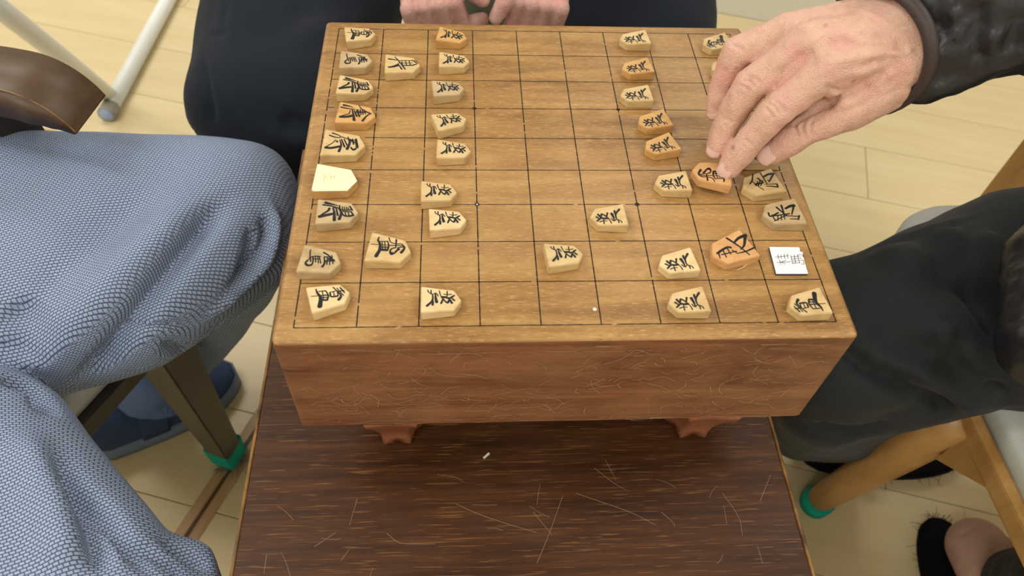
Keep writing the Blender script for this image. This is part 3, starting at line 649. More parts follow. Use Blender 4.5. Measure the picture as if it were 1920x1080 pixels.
# white paper tile with printed characters
cs = [at(*zp(Z6, q), TOP + .0022) for q in ((467, 533), (648, 536), (655, 548), (653, 560), (672, 566), (672, 580), (692, 655), (705, 697), (510, 697))]
cen = sum(cs, Vector()) / len(cs); e = empty('paper_shogi_tile', (cen.x, cen.y, TOP)); tag(e, 'white paper square with printed characters replacing a knight tile', 'shogi piece')
for nm, z0, z1, mat in (('backing', 0, .0016, 'paper_edge'), ('paper_face', .0016, .0022, 'paper')):
    bm = bmesh.new(); lo = [bm.verts.new((q.x - cen.x, q.y - cen.y, z0)) for q in cs]; hi = [bm.verts.new((q.x - cen.x, q.y - cen.y, z1)) for q in cs]
    bm.faces.new(lo[::-1]); bm.faces.new(hi)
    for k in range(len(cs)): bm.faces.new((lo[k], lo[(k + 1) % len(cs)], hi[(k + 1) % len(cs)], hi[k]))
    bobj(nm, bm, M[mat], e)
st = [[(462, 641), (552, 632)], [(478, 622), (484, 656)], [(500, 626), (503, 652)], [(522, 620), (527, 652)], [(545, 618), (549, 650)], [(470, 678), (566, 674)], [(490, 660), (498, 692)], [(502, 676), (536, 662)], [(502, 677), (530, 690)],
      [(570, 640), (622, 636)], [(573, 655), (624, 651)], [(576, 670), (628, 666)], [(568, 628), (582, 688)], [(592, 626), (602, 685)], [(579, 684), (632, 680)], [(615, 628), (632, 682)], [(612, 627), (648, 626), (655, 640)], [(628, 640), (638, 640)], [(632, 652), (644, 652)], [(636, 665), (650, 664)], [(642, 688), (662, 690), (655, 660)]]
V, F = ribbons([([(lambda q: (q.x - cen.x, q.y - cen.y))(at(*zp(T6, p), TOP + .0022)) for p in s], .00036, .00036) for s in st], lambda x, y, i: (x, y, .00228 + i * 2e-6))
pobj('lettering', V, F, M['ink'], e)
# piece held in the fingers: a rook
hz = TOP + .012
A, B = at(1298, 317, hz), at(1371, 328, hz); d = A - B
e = empty('shogi_rook', ((A.x + B.x) / 2, (A.y + B.y) / 2, hz - .0075), math.atan2(d.y, d.x) - math.pi / 2); e.rotation_euler[0] = .0
tag(e, 'orange-tan rook tile pinched under the reaching fingertips', 'shogi piece', 'back-row tiles of the black-trousered player')
b = bpy.data.objects.new('body', piece_mesh('rook')); COL.objects.link(b); b.parent = e
b.material_slots[0].link = 'OBJECT'; b.material_slots[0].material = M['p_orange']
t = bpy.data.objects.new('lettering', text_mesh('rook')); COL.objects.link(t); t.parent = e
# splinter beside the bishop
q = [at(*p, TOP) for p in ((1380, 508), (1392, 503), (1398, 498), (1405, 497))]
bm = bmesh.new(); tube_bm(bm, [(p.x, p.y, TOP + .0006) for p in q], [.0003, .0006, .0006, .0002], 6)
o = bobj('wood_splinter', bm, M['p_light'] if False else M['p_pale'], None, True); tag(o, 'tiny curled wood splinter lying beside the orange bishop tile', 'splinter')

# ------------------------------------------------------------------ PERSON at the right: reaching hand, puffer jacket, black trousers
pr = empty('person', (.72, .0, 0)); tag(pr, 'person in black puffer jacket and black trousers reaching out to move a tile', 'person')
R0 = .578
def hp(px, py, dr=0): return rng(px, py, R0 + dr)
idx = [hp(1368, 313, .004), hp(1402, 268, -.004), hp(1452, 211, -.012), hp(1560, 122, -.012)]
mid_ = [hp(1345, 274, .010), hp(1365, 226, .006), hp(1407, 160, -.004), hp(1515, 84, -.006)]
rin = [hp(1345, 205, .022), hp(1353, 165, .018), hp(1383, 98, .008), hp(1476, 62, .008)]
pin = [hp(1372, 190, .050), hp(1380, 145, .045), hp(1400, 90, .035), hp(1478, 58, .026)]
thu = [hp(1449, 284, .012), hp(1512, 243, .006), hp(1598, 203, .004), hp(1672, 150, .012)]
bm = bmesh.new()
chain(bm, [(idx[0], .0086), (idx[0].lerp(idx[1], .55), .0100), (idx[1], .0100), (idx[1].lerp(idx[2], .5), .0104), (idx[2], .0118), (idx[2].lerp(idx[3], .5), .0122), (idx[3], .0145)])
chain(bm, [(mid_[0], .0084), (mid_[0].lerp(mid_[1], .5), .0098), (mid_[1], .0100), (mid_[2], .0122), (mid_[2].lerp(mid_[3], .5), .0124), (mid_[3], .0148)])
chain(bm, [(rin[0], .0080), (rin[0].lerp(rin[1], .5), .0092), (rin[1], .0094), (rin[2], .0116), (rin[3], .0138)])
chain(bm, [(pin[0], .0072), (pin[1], .0082), (pin[2], .0098), (pin[3], .0125)])
chain(bm, [(thu[0], .0095), (thu[0].lerp(thu[1], .5), .0112), (thu[1], .0112), (thu[1].lerp(thu[2], .5), .0126), (thu[2], .0150), (thu[3], .0190)])
w1, w2, w3 = hp(1672, 62, .012), hp(1690, 110, .010), hp(1640, 40, .016)
hull(bm, [(idx[3], .0142), (mid_[3], .0142), (w1, .0235), (w2, .0225)])
hull(bm, [(mid_[3], .0140), (rin[3], .0132), (w1, .0235), (w3, .0185)])
hull(bm, [(rin[3], .0130), (pin[3], .0120), (w1, .0235), (w3, .0185)])
hull(bm, [(idx[3], .0120), (thu[2], .0125), (w2, .0215), (thu[3], .0165)])
hull(bm, [(hp(1560, 130, .008), .0100), (hp(1500, 200, .012), .0085), (hp(1598, 203, .008), .0110), (hp(1535, 225, .014), .0090)])
e1, e2 = hp(1800, 10, .03), hp(1820, 60, .03)
hull(bm, [(w1, .0235), (w2, .0225), (thu[3], .0175), (w3, .018), (e1, .026), (e2, .026)])
def hand_post(me):
    folds(me, [([(1500, 262), (1490, 240), (1497, 222)], .0016, -.0012), ([(1512, 262), (1504, 240), (1512, 220)], .0016, -.0012), ([(1522, 258), (1518, 238), (1524, 222)], .0016, -.001),
               ([(1437, 192), (1452, 200), (1462, 218)], .0012, -.0009), ([(1445, 185), (1462, 196), (1473, 215)], .0012, -.0009), ([(1430, 200), (1443, 210), (1452, 226)], .0012, -.0008),
               ([(1390, 150), (1404, 152), (1418, 166)], .0012, -.0009), ([(1383, 160), (1396, 163), (1410, 176)], .0012, -.0008), ([(1398, 142), (1414, 146), (1426, 158)], .0012, -.0008),
               ([(1392, 262), (1402, 265), (1412, 276)], .001, -.0006), ([(1352, 224), (1363, 224), (1376, 232)], .001, -.0006), ([(1368, 84), (1382, 86), (1396, 98)], .0012, -.0008),
               ([(1562, 122), (1600, 108), (1650, 100), (1700, 96)], .004, .0018), ([(1515, 84), (1570, 66), (1640, 56)], .004, .0014), ([(1476, 60), (1530, 42), (1600, 34)], .004, .0012),
               ([(1560, 180), (1600, 172), (1640, 150), (1680, 128)], .004, -.0030), ([(1595, 140), (1625, 132), (1655, 118)], .003, .0012), ([(1620, 165), (1650, 150), (1680, 132)], .003, .0016), ([(1540, 200), (1575, 190), (1615, 180)], .003, -.002),
               ([(1545, 160), (1560, 168), (1575, 176)], .002, -.0014), ([(1535, 70), (1560, 95)], .006, -.0012), ([(1450, 150), (1500, 110), (1530, 96)], .004, -.0014), ([(1480, 236), (1530, 205), (1590, 180)], .0022, -.0030), ([(1575, 60), (1600, 75), (1650, 80), (1690, 70)], .003, .0011), ([(1600, 120), (1640, 105), (1690, 100), (1720, 90)], .0025, .0012), ([(1560, 215), (1600, 205), (1640, 190)], .003, -.0012), ([(1610, 20), (1650, 40), (1690, 60)], .003, .0009), ([(1640, 130), (1665, 100), (1700, 85)], .0022, -.001)], 1.45)
    wob(me, .0007, 110, 3)
hand = blob('hand', bm, .0011, 5, M['skin_old'], pr, hand_post)
def nail(parent, tip, dip, width, length, upbias, mat=M['nail'], back=.25):
    """slightly domed nail plate on the side of the finger end that faces up"""
    ax = (tip - dip).normalized(); up = (upbias - ax * upbias.dot(ax)).normalized(); sd = ax.cross(up)
    V, F = [], []; nu, nv = 9, 8
    for j in range(nv + 1):
        v = j / nv * 2 - 1
        for k in range(nu + 1):
            u = k / nu * 2 - 1; hw = width / 2 * math.sqrt(max(0, 1 - max(0, abs(v) - .45) ** 2 / .36)) 
            p = tip + ax * (v * length / 2 + .0012) + sd * u * hw + up * (-.0019 * u * u - (.0016 * max(0, v) ** 2))
            V.append(p)
    for j in range(nv):
        for k in range(nu): a = j * (nu + 1) + k; F.append((a, a + 1, a + nu + 2, a + nu + 1))
    o = pobj('fingernail', V, F, mat, None, True); m = o.modifiers.new('s', 'SOLIDIFY'); m.thickness = .0009; m.offset = -1
    wp(o, parent); return o
tocam = lambda p: (Vector(CAM) - p).normalized()
def place_nail(finger, r, wd, ln, lean=Vector((0, 0, 0)), shift=0):
    t, dp = finger[0], finger[1]; ax = (t - dp).normalized(); up = tocam(t) + lean; up = (up - ax * up.dot(ax)).normalized()
    nail(pr, t + up * r + ax * shift, dp + up * r, wd, ln, up)
place_nail(idx, .0083, .0118, .0125, Vector((-.25, 0, .1)), .0012)
place_nail(mid_, .0081, .0112, .0120, Vector((-.15, .1, .1)), .0012)
place_nail(rin, .0078, .0100, .0105, Vector((-.9, .0, 0)), .001)
place_nail(thu, .0096, .0135, .0140, Vector((.1, -.1, .3)), .0025)
# sleeve, cuff and jacket body
s0 = hp(1668, 84, .012); s1 = hp(1712, 62, .010); s2 = hp(1800, 22, .02); s3 = hp(1905, -22, .04)
elbow = Vector((.50, .13, .84)); shoulder = Vector((.74, .14, 1.06))
bm = bmesh.new()
ax = (s2 - s0).normalized()
def puff(a, b, r0, r1, rm): hull(bm, [(a, r0), (a.lerp(b, .3), rm), (a.lerp(b, .7), rm), (b, r1)])
def cross(p, k=(0, 1)): return p
sd = ax.cross(tocam(s1)).normalized()   # in the picture plane, across the sleeve
def wide(a, b, r, spread):
    hull(bm, [(a + sd * spread, r), (a - sd * spread, r), (b + sd * spread, r), (b - sd * spread, r)])
cc = hp(1650, 90, .014); upv = sd.cross(ax).normalized()
hull(bm, [(cc + sd * .028 + ax * .018, .016), (cc - sd * .028 + ax * .018, .016), (hp(1728, 150, .014), .0165), (cc - upv * .026 + ax * .014, .016), (cc + upv * .012 + ax * .056, .027), (cc + ax * .075 + sd * .018, .035), (cc + ax * .075 - sd * .018, .035)])
wide(cc + ax * .076, cc + ax * .090, .036, .019); wide(cc + ax * .106, cc + ax * .128, .040, .023); wide(cc + ax * .142, s3.lerp(elbow, .1), .043, .024)
for k in range(3):
    a, b = s3.lerp(elbow, .15 + k * .29), s3.lerp(elbow, .15 + k * .29 + .25); wide(a, b, .046 + .004 * k, .022)
for k in range(3):
    a, b = elbow.lerp(shoulder, k * .33), elbow.lerp(shoulder, k * .33 + .29); hull(bm, [(a, .062), (b, .066)])
for k, (z0, z1) in enumerate(((.535, .60), (.61, .69), (.70, .79), (.80, .89), (.90, .99), (1.0, 1.1))):
    x = .68 + .012 * k
    hull(bm, [(Vector((x - .05, -.12, z0 + .03)), .06), (Vector((x - .05, .10, z0 + .03)), .06), (Vector((x + .12, -.12, z0 + .03)), .07), (Vector((x + .12, .10, z0 + .03)), .07),
              (Vector((x - .05, -.12, z1 - .01)), .06), (Vector((x - .05, .10, z1 - .01)), .06), (Vector((x + .12, .10, z1)), .06), (Vector((x + .12, -.12, z1)), .06)])
hull(bm, [(at(1962, 490, .605), .033), (at(1957, 650, .600), .033), (Vector((.62, -.12, .60)), .06), (Vector((.62, .06, .60)), .06)])
other = Vector((.75, -.18, 1.04)); hull(bm, [(shoulder, .06), (other, .06)]); chain(bm, [(other, .065), (Vector((.74, -.27, .80)), .06), (Vector((.60, -.235, .645)), .05)])
def jacket_post(me):
    folds(me, [([(1760, 30), (1775, 70), (1770, 110)], .006, -.004), ([(1785, 75), (1770, 90), (1790, 100)], .005, .004), ([(1745, 150), (1790, 140), (1815, 135)], .005, -.003), ([(1765, 60), (1790, 65), (1800, 60)], .005, .004),
               ([(1830, -5), (1838, 60), (1828, 135)], .006, -.007), ([(1850, 60), (1842, 100)], .006, .004), ([(1915, 10), (1905, 60), (1890, 110)], .006, -.006), ([(1745, 40), (1762, 75), (1755, 120)], .004, .003), ([(1780, 20), (1795, 40)], .005, .004)], .8)
    wob(me, .0025, 34, 1); wob(me, .0018, 95, 5)
jk = blob('jacket', bm, .0036, 4, M['puffer'], pr, jacket_post)
bm = bmesh.new()   # cuff binding: an oval ring round the wrist
rings = []
for k in range(48):
    a = 2 * math.pi * k / 48; rad = sd * math.cos(a) * .0405 + upv * math.sin(a) * .0350; c = cc - ax * .009 + rad + ax * (.032 * max(0, math.sin(a)) ** .8); rings.append([])
    for j in range(10):
        b = 2 * math.pi * j / 10; rings[-1].append(bm.verts.new(c + rad.normalized() * math.cos(b) * .0034 + ax * math.sin(b) * .0048))
for k in range(48):
    for j in range(10): bm.faces.new((rings[k][j], rings[(k + 1) % 48][j], rings[(k + 1) % 48][(j + 1) % 10], rings[k][(j + 1) % 10]))
wp(bobj('cuff', bm, M['cuff'], None, True), pr)
# trousers: one leg crossed above, the other tucked under
bm = bmesh.new()
kn_ = [(at(1565, 606, .485), .060), (at(1565, 676, .480), .060)]; md_ = [(at(1710, 556, .490), .061), (at(1700, 640, .485), .060)]; hp_ = [(at(1895, 488, .500), .073), (at(1895, 636, .495), .070)]
hull(bm, kn_ + md_); hull(bm, md_ + hp_); hull(bm, hp_ + [(Vector((.70, .04, .53)), .09), (Vector((.70, -.06, .53)), .09)])
chain(bm, [(kn_[0][0], .050), (Vector((.29, .03, .30)), .050), (Vector((.31, .06, .13)), .052)])
k1 = at(1545, 755, .44); hull(bm, [(k1, .042), (at(1690, 735, .44), .040), (Vector((.50, -.04, .44)), .045)])
hull(bm, [(k1, .045), (at(1505, 790, .22), .050), (at(1510, 795, .10), .050), (at(1600, 800, .20), .045)])
sh = at(1590, 785, .24); chain(bm, [(k1, .045), (sh, .050), (at(1585, 780, .10), .052)]); hull(bm, [(k1, .042), (at(1680, 755, .36), .030), (sh, .045)])
def tr_post(me):
    folds(me, [([(1600, 680), (1680, 715), (1760, 760), (1790, 770)], .008, -.006), ([(1800, 500), (1860, 590), (1885, 640)], .012, -.008), ([(1770, 620), (1800, 680), (1850, 720), (1900, 770)], .010, -.008), ([(1760, 600), (1775, 640), (1830, 700), (1880, 745)], .010, .006),
               ([(1840, 430), (1870, 500), (1890, 560)], .010, .005), ([(1690, 690), (1760, 720), (1850, 770)], .008, .005), ([(1640, 500), (1740, 470), (1810, 430)], .02, .004), ([(1740, 440), (1760, 490), (1790, 560)], .014, -.004), ([(1640, 590), (1700, 640), (1760, 660)], .016, -.004), ([(1560, 640), (1640, 690)], .01, -.005),
               ([(1600, 478), (1680, 448), (1745, 432), (1850, 392)], .0050, .0009), ([(1600, 486), (1680, 456), (1745, 440), (1850, 400)], .0045, -.0010), ([(1500, 800), (1600, 812), (1680, 800)], .006, -.005)], 2.7)
    wob(me, .003, 22, 9)
blob('trousers', bm, .0055, 8, M['black_knit'], pr, tr_post)
def slipper(parent, c, ang, L=.265, W=.10, name='slipper', open_heel=True):
    e = empty(name, c, ang); bm = bmesh.new(); n = 40; rings = []
    def half(t): return W / 2 * (math.sin(math.pi * min(1, max(0, t)) ** .8) ** .45) * (.82 + .22 * t)
    for z, s in ((0, .97), (.006, 1), (.018, 1), (.024, .96)):
        ring = []
        for k in range(n):
            a = 2 * math.pi * k / n; y = math.cos(a); x = math.sin(a)
            t = (1 - y) / 2
            ring.append(bm.verts.new((x * W / 2 * (.86 + .22 * (1 - t)) * s * (abs(math.sin(a)) ** -.12 if abs(math.sin(a)) > .05 else 1), y * L / 2 * s, z)))
        rings.append(ring)
    for a, b in zip(rings, rings[1:]):
        for k in range(n): bm.faces.new((a[k], a[(k + 1) % n], b[(k + 1) % n], b[k]))
    bm.faces.new(rings[0][::-1]); bm.faces.new(rings[-1])
    bobj('sole', bm, M['black_fur'], e, True)
    bm = bmesh.new(); rr = []
    for j in range(9):
        y = L * (.02 + .46 * j / 8); wv = W / 2 * (1.0 if j < 5 else math.sqrt(max(.03, 1 - ((j - 4.5) / 3.9) ** 2))); hgt = .075 * (1 - .45 * j / 8) if j < 8 else .02
        rr.append([bm.verts.new((math.cos(math.pi * k / 14) * wv * 1.05, y, .012 + math.sin(math.pi * k / 14) * hgt)) for k in range(15)])
    for a, b in zip(rr, rr[1:]):
        for k in range(14): bm.faces.new((a[k], a[k + 1], b[k + 1], b[k]))
    o = bobj('upper', bm, M['black_fur'], e, True); m = o.modifiers.new('s', 'SOLIDIFY'); m.thickness = .006
    bm = bmesh.new(); rf = random.Random(5)
    for k in range(110):
        a = rf.uniform(-2.4, 2.4) + math.pi; x, y = math.sin(a) * W / 2 * .95, math.cos(a) * L / 2 * .97
        dx, dy = math.sin(a) + rf.gauss(0, .5), math.cos(a) + rf.gauss(0, .5); l = rf.uniform(.004, .016)
        tube_bm(bm, [(x, y, .02), (x + dx * l * .5, y + dy * l * .5, .028 + rf.uniform(-.006, .008)), (x + dx * l, y + dy * l, .024 + rf.uniform(-.012, .012))], [.0005, .0004, .0002], 3)
    o = bobj('fuzz', bm, M['black_fur'], e); o['kind'] = 'stuff'
    return e
q = at(1745, 838, .02)
e = slipper(None, (q.x - .085, q.y + .004, 0), math.radians(82)); tag(e, 'black fuzzy slipper on the floor behind the pale chair leg', 'slipper', 'black fuzzy slippers')

# ------------------------------------------------------------------ PERSON at the left: blue-grey tweed trousers
pl = empty('person', (-.72, .0, 0)); tag(pl, 'person in blue-grey tweed trousers and navy canvas shoe on the dark chair', 'person')
bm = bmesh.new()
kn = [(at(452, 372, .50), .060), (at(450, 450, .485), .060)]
md = [(at(250, 392, .505), .074), (at(230, 560, .495), .072)]
hpz = [(at(-60, 410, .51), .088), (at(-80, 610, .505), .085)]
hull(bm, kn + md); hull(bm, md + hpz)
hull(bm, hpz + [(Vector((-.86, .07, .53)), .11), (Vector((-.86, -.10, .53)), .11)])
# shin going back under the chair
sk = at(448, 470, .45); chain(bm, [(kn[1][0], .056), (at(425, 520, .40), .052), (at(392, 590, .30), .050), (at(330, 665, .17), .050)])
hull(bm, [(kn[0][0], .055), (at(440, 520, .40), .045), (at(400, 575, .33), .045)])
# near leg
nA = [(at(-50, 868, .51), .074), (at(-200, 960, .51), .085)]; nB = [(at(134, 1100, .495), .070), (at(0, 1200, .495), .075)]
hull(bm, nA + nB); hull(bm, nB + [(at(260, 1235, .48), .060), (at(180, 1290, .48), .062)])
hull(bm, nA + [(Vector((-.86, -.16, .53)), .11), (Vector((-.86, -.10, .53)), .11)])
hull(bm, [(at(352, 1066, .47), .022), (at(220, 1085, .49), .04), (at(330, 1180, .47), .04), (at(270, 1062, .49), .024)])
chain(bm, [(at(270, 1240, .46), .055), (Vector((-.30, -.40, .30)), .052), (Vector((-.32, -.38, .11)), .054)])
def tw_post(me):
    folds(me, [([(430, 370), (360, 450), (270, 570), (190, 680), (140, 740)], .010, -.008), ([(380, 330), (250, 480), (120, 620), (20, 700)], .022, .006), ([(20, 560), (60, 620), (40, 680)], .016, -.005),
               ([(505, 375), (518, 425), (500, 490), (440, 550), (370, 610)], .0045, .004), ([(490, 400), (500, 440), (480, 490), (420, 550)], .005, -.006), ([(475, 420), (470, 470), (450, 520)], .006, -.005), ([(200, 620), (290, 610), (360, 605)], .0025, -.0022),
               ([(300, 350), (180, 470), (60, 560)], .02, -.004), ([(0, 710), (50, 715), (85, 745), (80, 775)], .008, -.008), ([(100, 850), (160, 960), (200, 1080)], .007, -.007), ([(30, 800), (90, 930), (140, 1080)], .014, .006), ([(140, 905), (215, 985), (290, 1075)], .006, -.006), ([(255, 1010), (310, 1050), (350, 1080)], .004, -.004), ([(300, 1010), (350, 1040), (395, 1070)], .004, -.004), ([(300, 640), (350, 655), (420, 600)], .006, -.005)], 1.9)
    wob(me, .004, 16, 2)
blob('trousers', bm, .0045, 8, M['tweed'], pl, tw_post)
# canvas shoe and sock
toe, heel = at(425, 702, .02), at(158, 822, .02); dv = toe - heel; ang = math.atan2(dv.y, dv.x) - math.pi / 2; mid = (toe + heel) / 2
sh = empty('shoe', (mid.x, mid.y, 0), ang); wp(sh, pl); 
SL, SW = dv.length + .03, .098
def shoe_outline(t):  # half width along heel(0)-toe(1)
    return SW / 2 * (.30 + .52 * min(1, t * 6) ** .6 + .20 * math.sin(math.pi * min(1, t) ** 1.3)) * (1 if t < .75 else math.sqrt(max(.02, 1 - ((t - .75) / .26) ** 2)))
bm = bmesh.new(); rr = []
for j in range(25):
    t = j / 24; y = (t - .5) * SL; hw = shoe_outline(t) * 1.04
    rr.append([bm.verts.new((s * hw, y, z)) for s, z in ((-1, 0), (-1.02, .012), (-.98, .026), (.98, .026), (1.02, .012), (1, 0))])
for a, b in zip(rr, rr[1:]):
    for k in range(6): bm.faces.new((a[k], a[(k + 1) % 6], b[(k + 1) % 6], b[k]))
bm.faces.new(rr[0]); bm.faces.new(rr[-1][::-1])
bobj('sole', bm, M['shoe_sole'], sh, True)
bm = bmesh.new(); rr = []
for j in range(25):
    t = j / 24; y = (t - .5) * SL * .97; hw = shoe_outline(t); hh = .075 - .02 * t if t < .45 else .066 - .075 * (t - .45) ** 1.2
    rr.append([bm.verts.new((math.cos(math.pi * k / 16) * hw, y, .024 + math.sin(math.pi * k / 16) ** .8 * max(.012, hh - .02))) for k in range(17)])
for a, b in zip(rr, rr[1:]):
    for k in range(16): bm.faces.new((a[k], a[k + 1], b[k + 1], b[k]))
bm.faces.new(rr[0]); bm.faces.new(rr[-1][::-1]); bobj('upper', bm, M['shoe'], sh, True)
V, F = [], []
for j in range(9):   # strap across the instep
    t = .36 + .16 * j / 8; y = (t - .5) * SL; hw = shoe_outline(t) * 1.03; hh = .064 - .05 * max(0, t - .45)
    for k in range(17): V.append((math.cos(math.pi * k / 16) * hw, y + .012 * math.sin(math.pi * k / 16), .024 + math.sin(math.pi * k / 16) ** .8 * (hh - .016)))
for j in range(8):
    for k in range(16): a = j * 17 + k; F.append((a, a + 1, a + 18, a + 17))
o = pobj('strap', V, F, M['shoe'], sh, True); m = o.modifiers.new('s', 'SOLIDIFY'); m.thickness = .003
bm = bmesh.new(); chain(bm, [(at(285, 690, .17), .040), (at(268, 735, .08), .038), (at(300, 745, .055), .036)])
blob('sock', bm, .004, 6, M['sock'], pl, lambda me: wob(me, .0012, 120, 4))

# ------------------------------------------------------------------ PERSON across the board: dark trousers, clasped hands
pt = empty('person', (-.03, .75, 0)); tag(pt, 'person in dark navy trousers with hands together behind the board', 'person')
bm = bmesh.new()
K = [(at(480, 190, .47), .080), (at(570, 200, .465), .085)]
Hh = [(at(520, -40, .50), .090), (at(650, -60, .50), .09)]
hull(bm, K + Hh); hull(bm, Hh + [(Vector((-.20, .72, .53)), .12), (Vector((-.08, .74, .53)), .12)])
hull(bm, [(at(368, 215, .46), .012), (at(376, 235, .44), .012), (at(430, 180, .47), .03), (at(440, 230, .43), .03), (at(395, 130, .47), .02)])
chain(bm, [(at(520, 225, .45), .080), (at(545, 265, .30), .066), (at(560, 270, .12), .062)])
hull(bm, [(at(480, 190, .46), .075), (at(470, 262, .36), .045), (at(550, 262, .32), .06)])
hull(bm, [(at(1225, 90, .48), .080), (at(1150, 110, .47), .08), (at(1230, -60, .51), .085), (at(1120, -70, .51), .09)])
hull(bm, [(at(1225, -60, .51), .085), (at(1120, -70, .51), .09), (Vector((.14, .72, .53)), .12), (Vector((.04, .74, .53)), .12)])
chain(bm, [(at(1200, 110, .46), .075), (at(1180, 130, .30), .062), (at(1170, 130, .12), .06)])
hull(bm, [(Vector((-.14, .78, .55)), .12), (Vector((.12, .78, .55)), .12)])
def nv_post(me):
    folds(me, [([(500, 240), (540, 262), (600, 258)], .012, .005), ([(520, 220), (560, 240), (590, 240)], .014, -.008), ([(378, 100), (385, 150), (392, 200), (395, 240)], .006, -.006), ([(388, 62), (424, 64)], .003, -.0030), ([(424, 64), (420, 30), (428, 0)], .003, -.0030), ([(540, 20), (600, 10)], .02, -.005), ([(480, 300), (540, 310)], .008, -.004), ([(700, 30), (600, 60), (540, 90)], .018, .005)])
    wob(me, .004, 14, 6)
blob('trousers', bm, .0055, 8, M['navy'], pt, nv_post)
RH = .905
def hq(px, py, dr=0): return rng(px, py, RH + dr)
bm = bmesh.new()
for sgn, kx, wristp, thumb in ((1, ((766, 16), (795, 12), (825, 8), (853, 2)), (800, -75), [(858, -40), (884, -16), (906, 0)]), (-1, ((1052, 14), (1026, 10), (1000, 6), (976, 2)), (1030, -78), [(966, -32), (946, 4), (930, 34)])):
    W_ = [hq(wristp[0] - 22, wristp[1], .0), hq(wristp[0] + 22, wristp[1], .0)]
    ks = [hq(*k_) for k_ in kx]
    hull(bm, [(k_ + Vector((0, .010, .0)), .0098) for k_ in ks] + [(q_, .018) for q_ in W_])
    for n_, k_ in enumerate(ks):
        px_, py_ = kx[n_]; dx = sgn * (12 + 2 * n_)
        f1 = hq(px_ + dx, py_ + 45, .028); f2 = hq(px_ + dx * 1.6 + sgn * 6, py_ + 66, .052)
        chain(bm, [(k_, .0098), (f1, .0086), (f2, .0078)])
    chain(bm, [(W_[1 if sgn > 0 else 0], .016), (hq(*thumb[0], -.004), .0125), (hq(*thumb[1], -.002), .0100), (hq(*thumb[2], .006), .0082)])
    fe = Vector((-.20 if sgn > 0 else .16, .52, .72)); hull(bm, [(W_[0], .018), (W_[1], .018), (fe, .035)]); chain(bm, [(fe, .034), (fe + Vector((-sgn * .05, .14, .08)), .036), (fe + Vector((-sgn * .04, .22, .29)), .04), (Vector((-.02, .74, .98)), .06)])
hull(bm, [(hq(870, 44, .03), .0085), (hq(904, 36, .035), .0085)])
blob('body', bm, .0022, 4, M['skin'], pt, lambda me: wob(me, .0010, 70, 2))
bm = bmesh.new()
hull(bm, [(Vector((-.15, .66, .64)), .10), (Vector((.11, .66, .64)), .10), (Vector((-.15, .80, .64)), .10), (Vector((.11, .80, .64)), .10), (Vector((-.16, .74, 1.0)), .11), (Vector((.12, .74, 1.0)), .11)])
for s, fx in ((-1, -.20), (1, .16)):
    chain(bm, [(Vector((fx, .52, .72)), .048), (Vector((fx + s * .05, .66, .80)), .055), (Vector((fx + s * .04, .74, 1.03)), .068)])
    hull(bm, [(Vector((fx, .50, .715)), .042), (Vector((fx, .55, .735)), .048)])
hull(bm, [(at(905, -10, .50), .05), (at(890, -60, .52), .06), (at(930, -60, .52), .06), (Vector((-.02, .6, .55)), .09)])
blob('sweater', bm, .007, 6, M['sweater'], pt, lambda me: wob(me, .005, 20, 8))
bm = bmesh.new()

# ------------------------------------------------------------------ PERSON near the bottom right: bare heel in a slipper
pf = empty('person', (.70, -.15, 0)); tag(pf, 'bare foot in black fuzzy slipper with black trouser cuff under the pale chair', 'person')
h0 = at(1832, 1026, .055)
bm = bmesh.new()
chain(bm, [(h0, .040), (h0 + Vector((.004, -.030, .004)), .044), (h0 + Vector((.006, -.10, .0)), .036), (h0 + Vector((-.004, -.17, -.012)), .034), (h0 + Vector((-.010, -.21, -.02)), .026)])
hull(bm, [(h0 + Vector((.01, -.02, .0)), .036), (h0 + Vector((.030, -.050, .06)), .034), (h0 + Vector((.01, -.08, .03)), .034)])
chain(bm, [(h0 + Vector((.030, -.050, .06)), .033), (h0 + Vector((.06, -.085, .16)), .036)])
blob('foot', bm, .003, 6, M['skin_foot'], pf, lambda me: folds(me, [([(1795, 1005), (1820, 992), (1840, 978)], .004, -.0022)]))
bm = bmesh.new(); c0 = at(1918, 1100, .13)
chain(bm, [(c0, .046), (at(2010, 1120, .25), .052), (Vector((.86, -.24, .44)), .075), (Vector((1.2, -.26, .52)), .09)])
blob('trouser_leg', bm, .004, 5, M['black_knit'], pf, lambda me: wob(me, .003, 40, 3))
e = slipper(None, (h0.x - .012, h0.y - .078, 0), math.radians(180 + 4), .27, .116); tag(e, 'black fuzzy slipper worn on the bare foot under the pale chair', 'slipper', 'black fuzzy slippers')

# ------------------------------------------------------------------ dark armchair (left)
ch = empty('armchair', (-.62, .0, 0)); tag(ch, 'dark brown wooden armchair with green felt leg socks and beige vinyl seat', 'chair')
lx, ly = -.383, .020
def cpart(name, bm, mat, par, smooth=False): return wp(bobj(name, bm, mat, None, smooth), par)
def tapered(x, y, z0, z1, a0, a1, rz=0.0, bev=.002, lean=(0, 0)):
    bm = box_bm(-.5, .5, -.5, .5, z0, z1)
    for v in bm.verts:
        t = (v.co.z - z0) / (z1 - z0); s = a0 + (a1 - a0) * t; X, Y = v.co.x * s, v.co.y * s
        v.co.x = x + X * math.cos(rz) - Y * math.sin(rz) + lean[0] * t; v.co.y = y + X * math.sin(rz) + Y * math.cos(rz) + lean[1] * t
    bmesh.ops.bevel(bm, geom=list(bm.edges), offset=bev, segments=2, affect='EDGES'); return bm
yaw = math.radians(-27.4)
def rot(x, y): return (lx + x * math.cos(yaw) - y * math.sin(yaw), ly + x * math.sin(yaw) + y * math.cos(yaw))
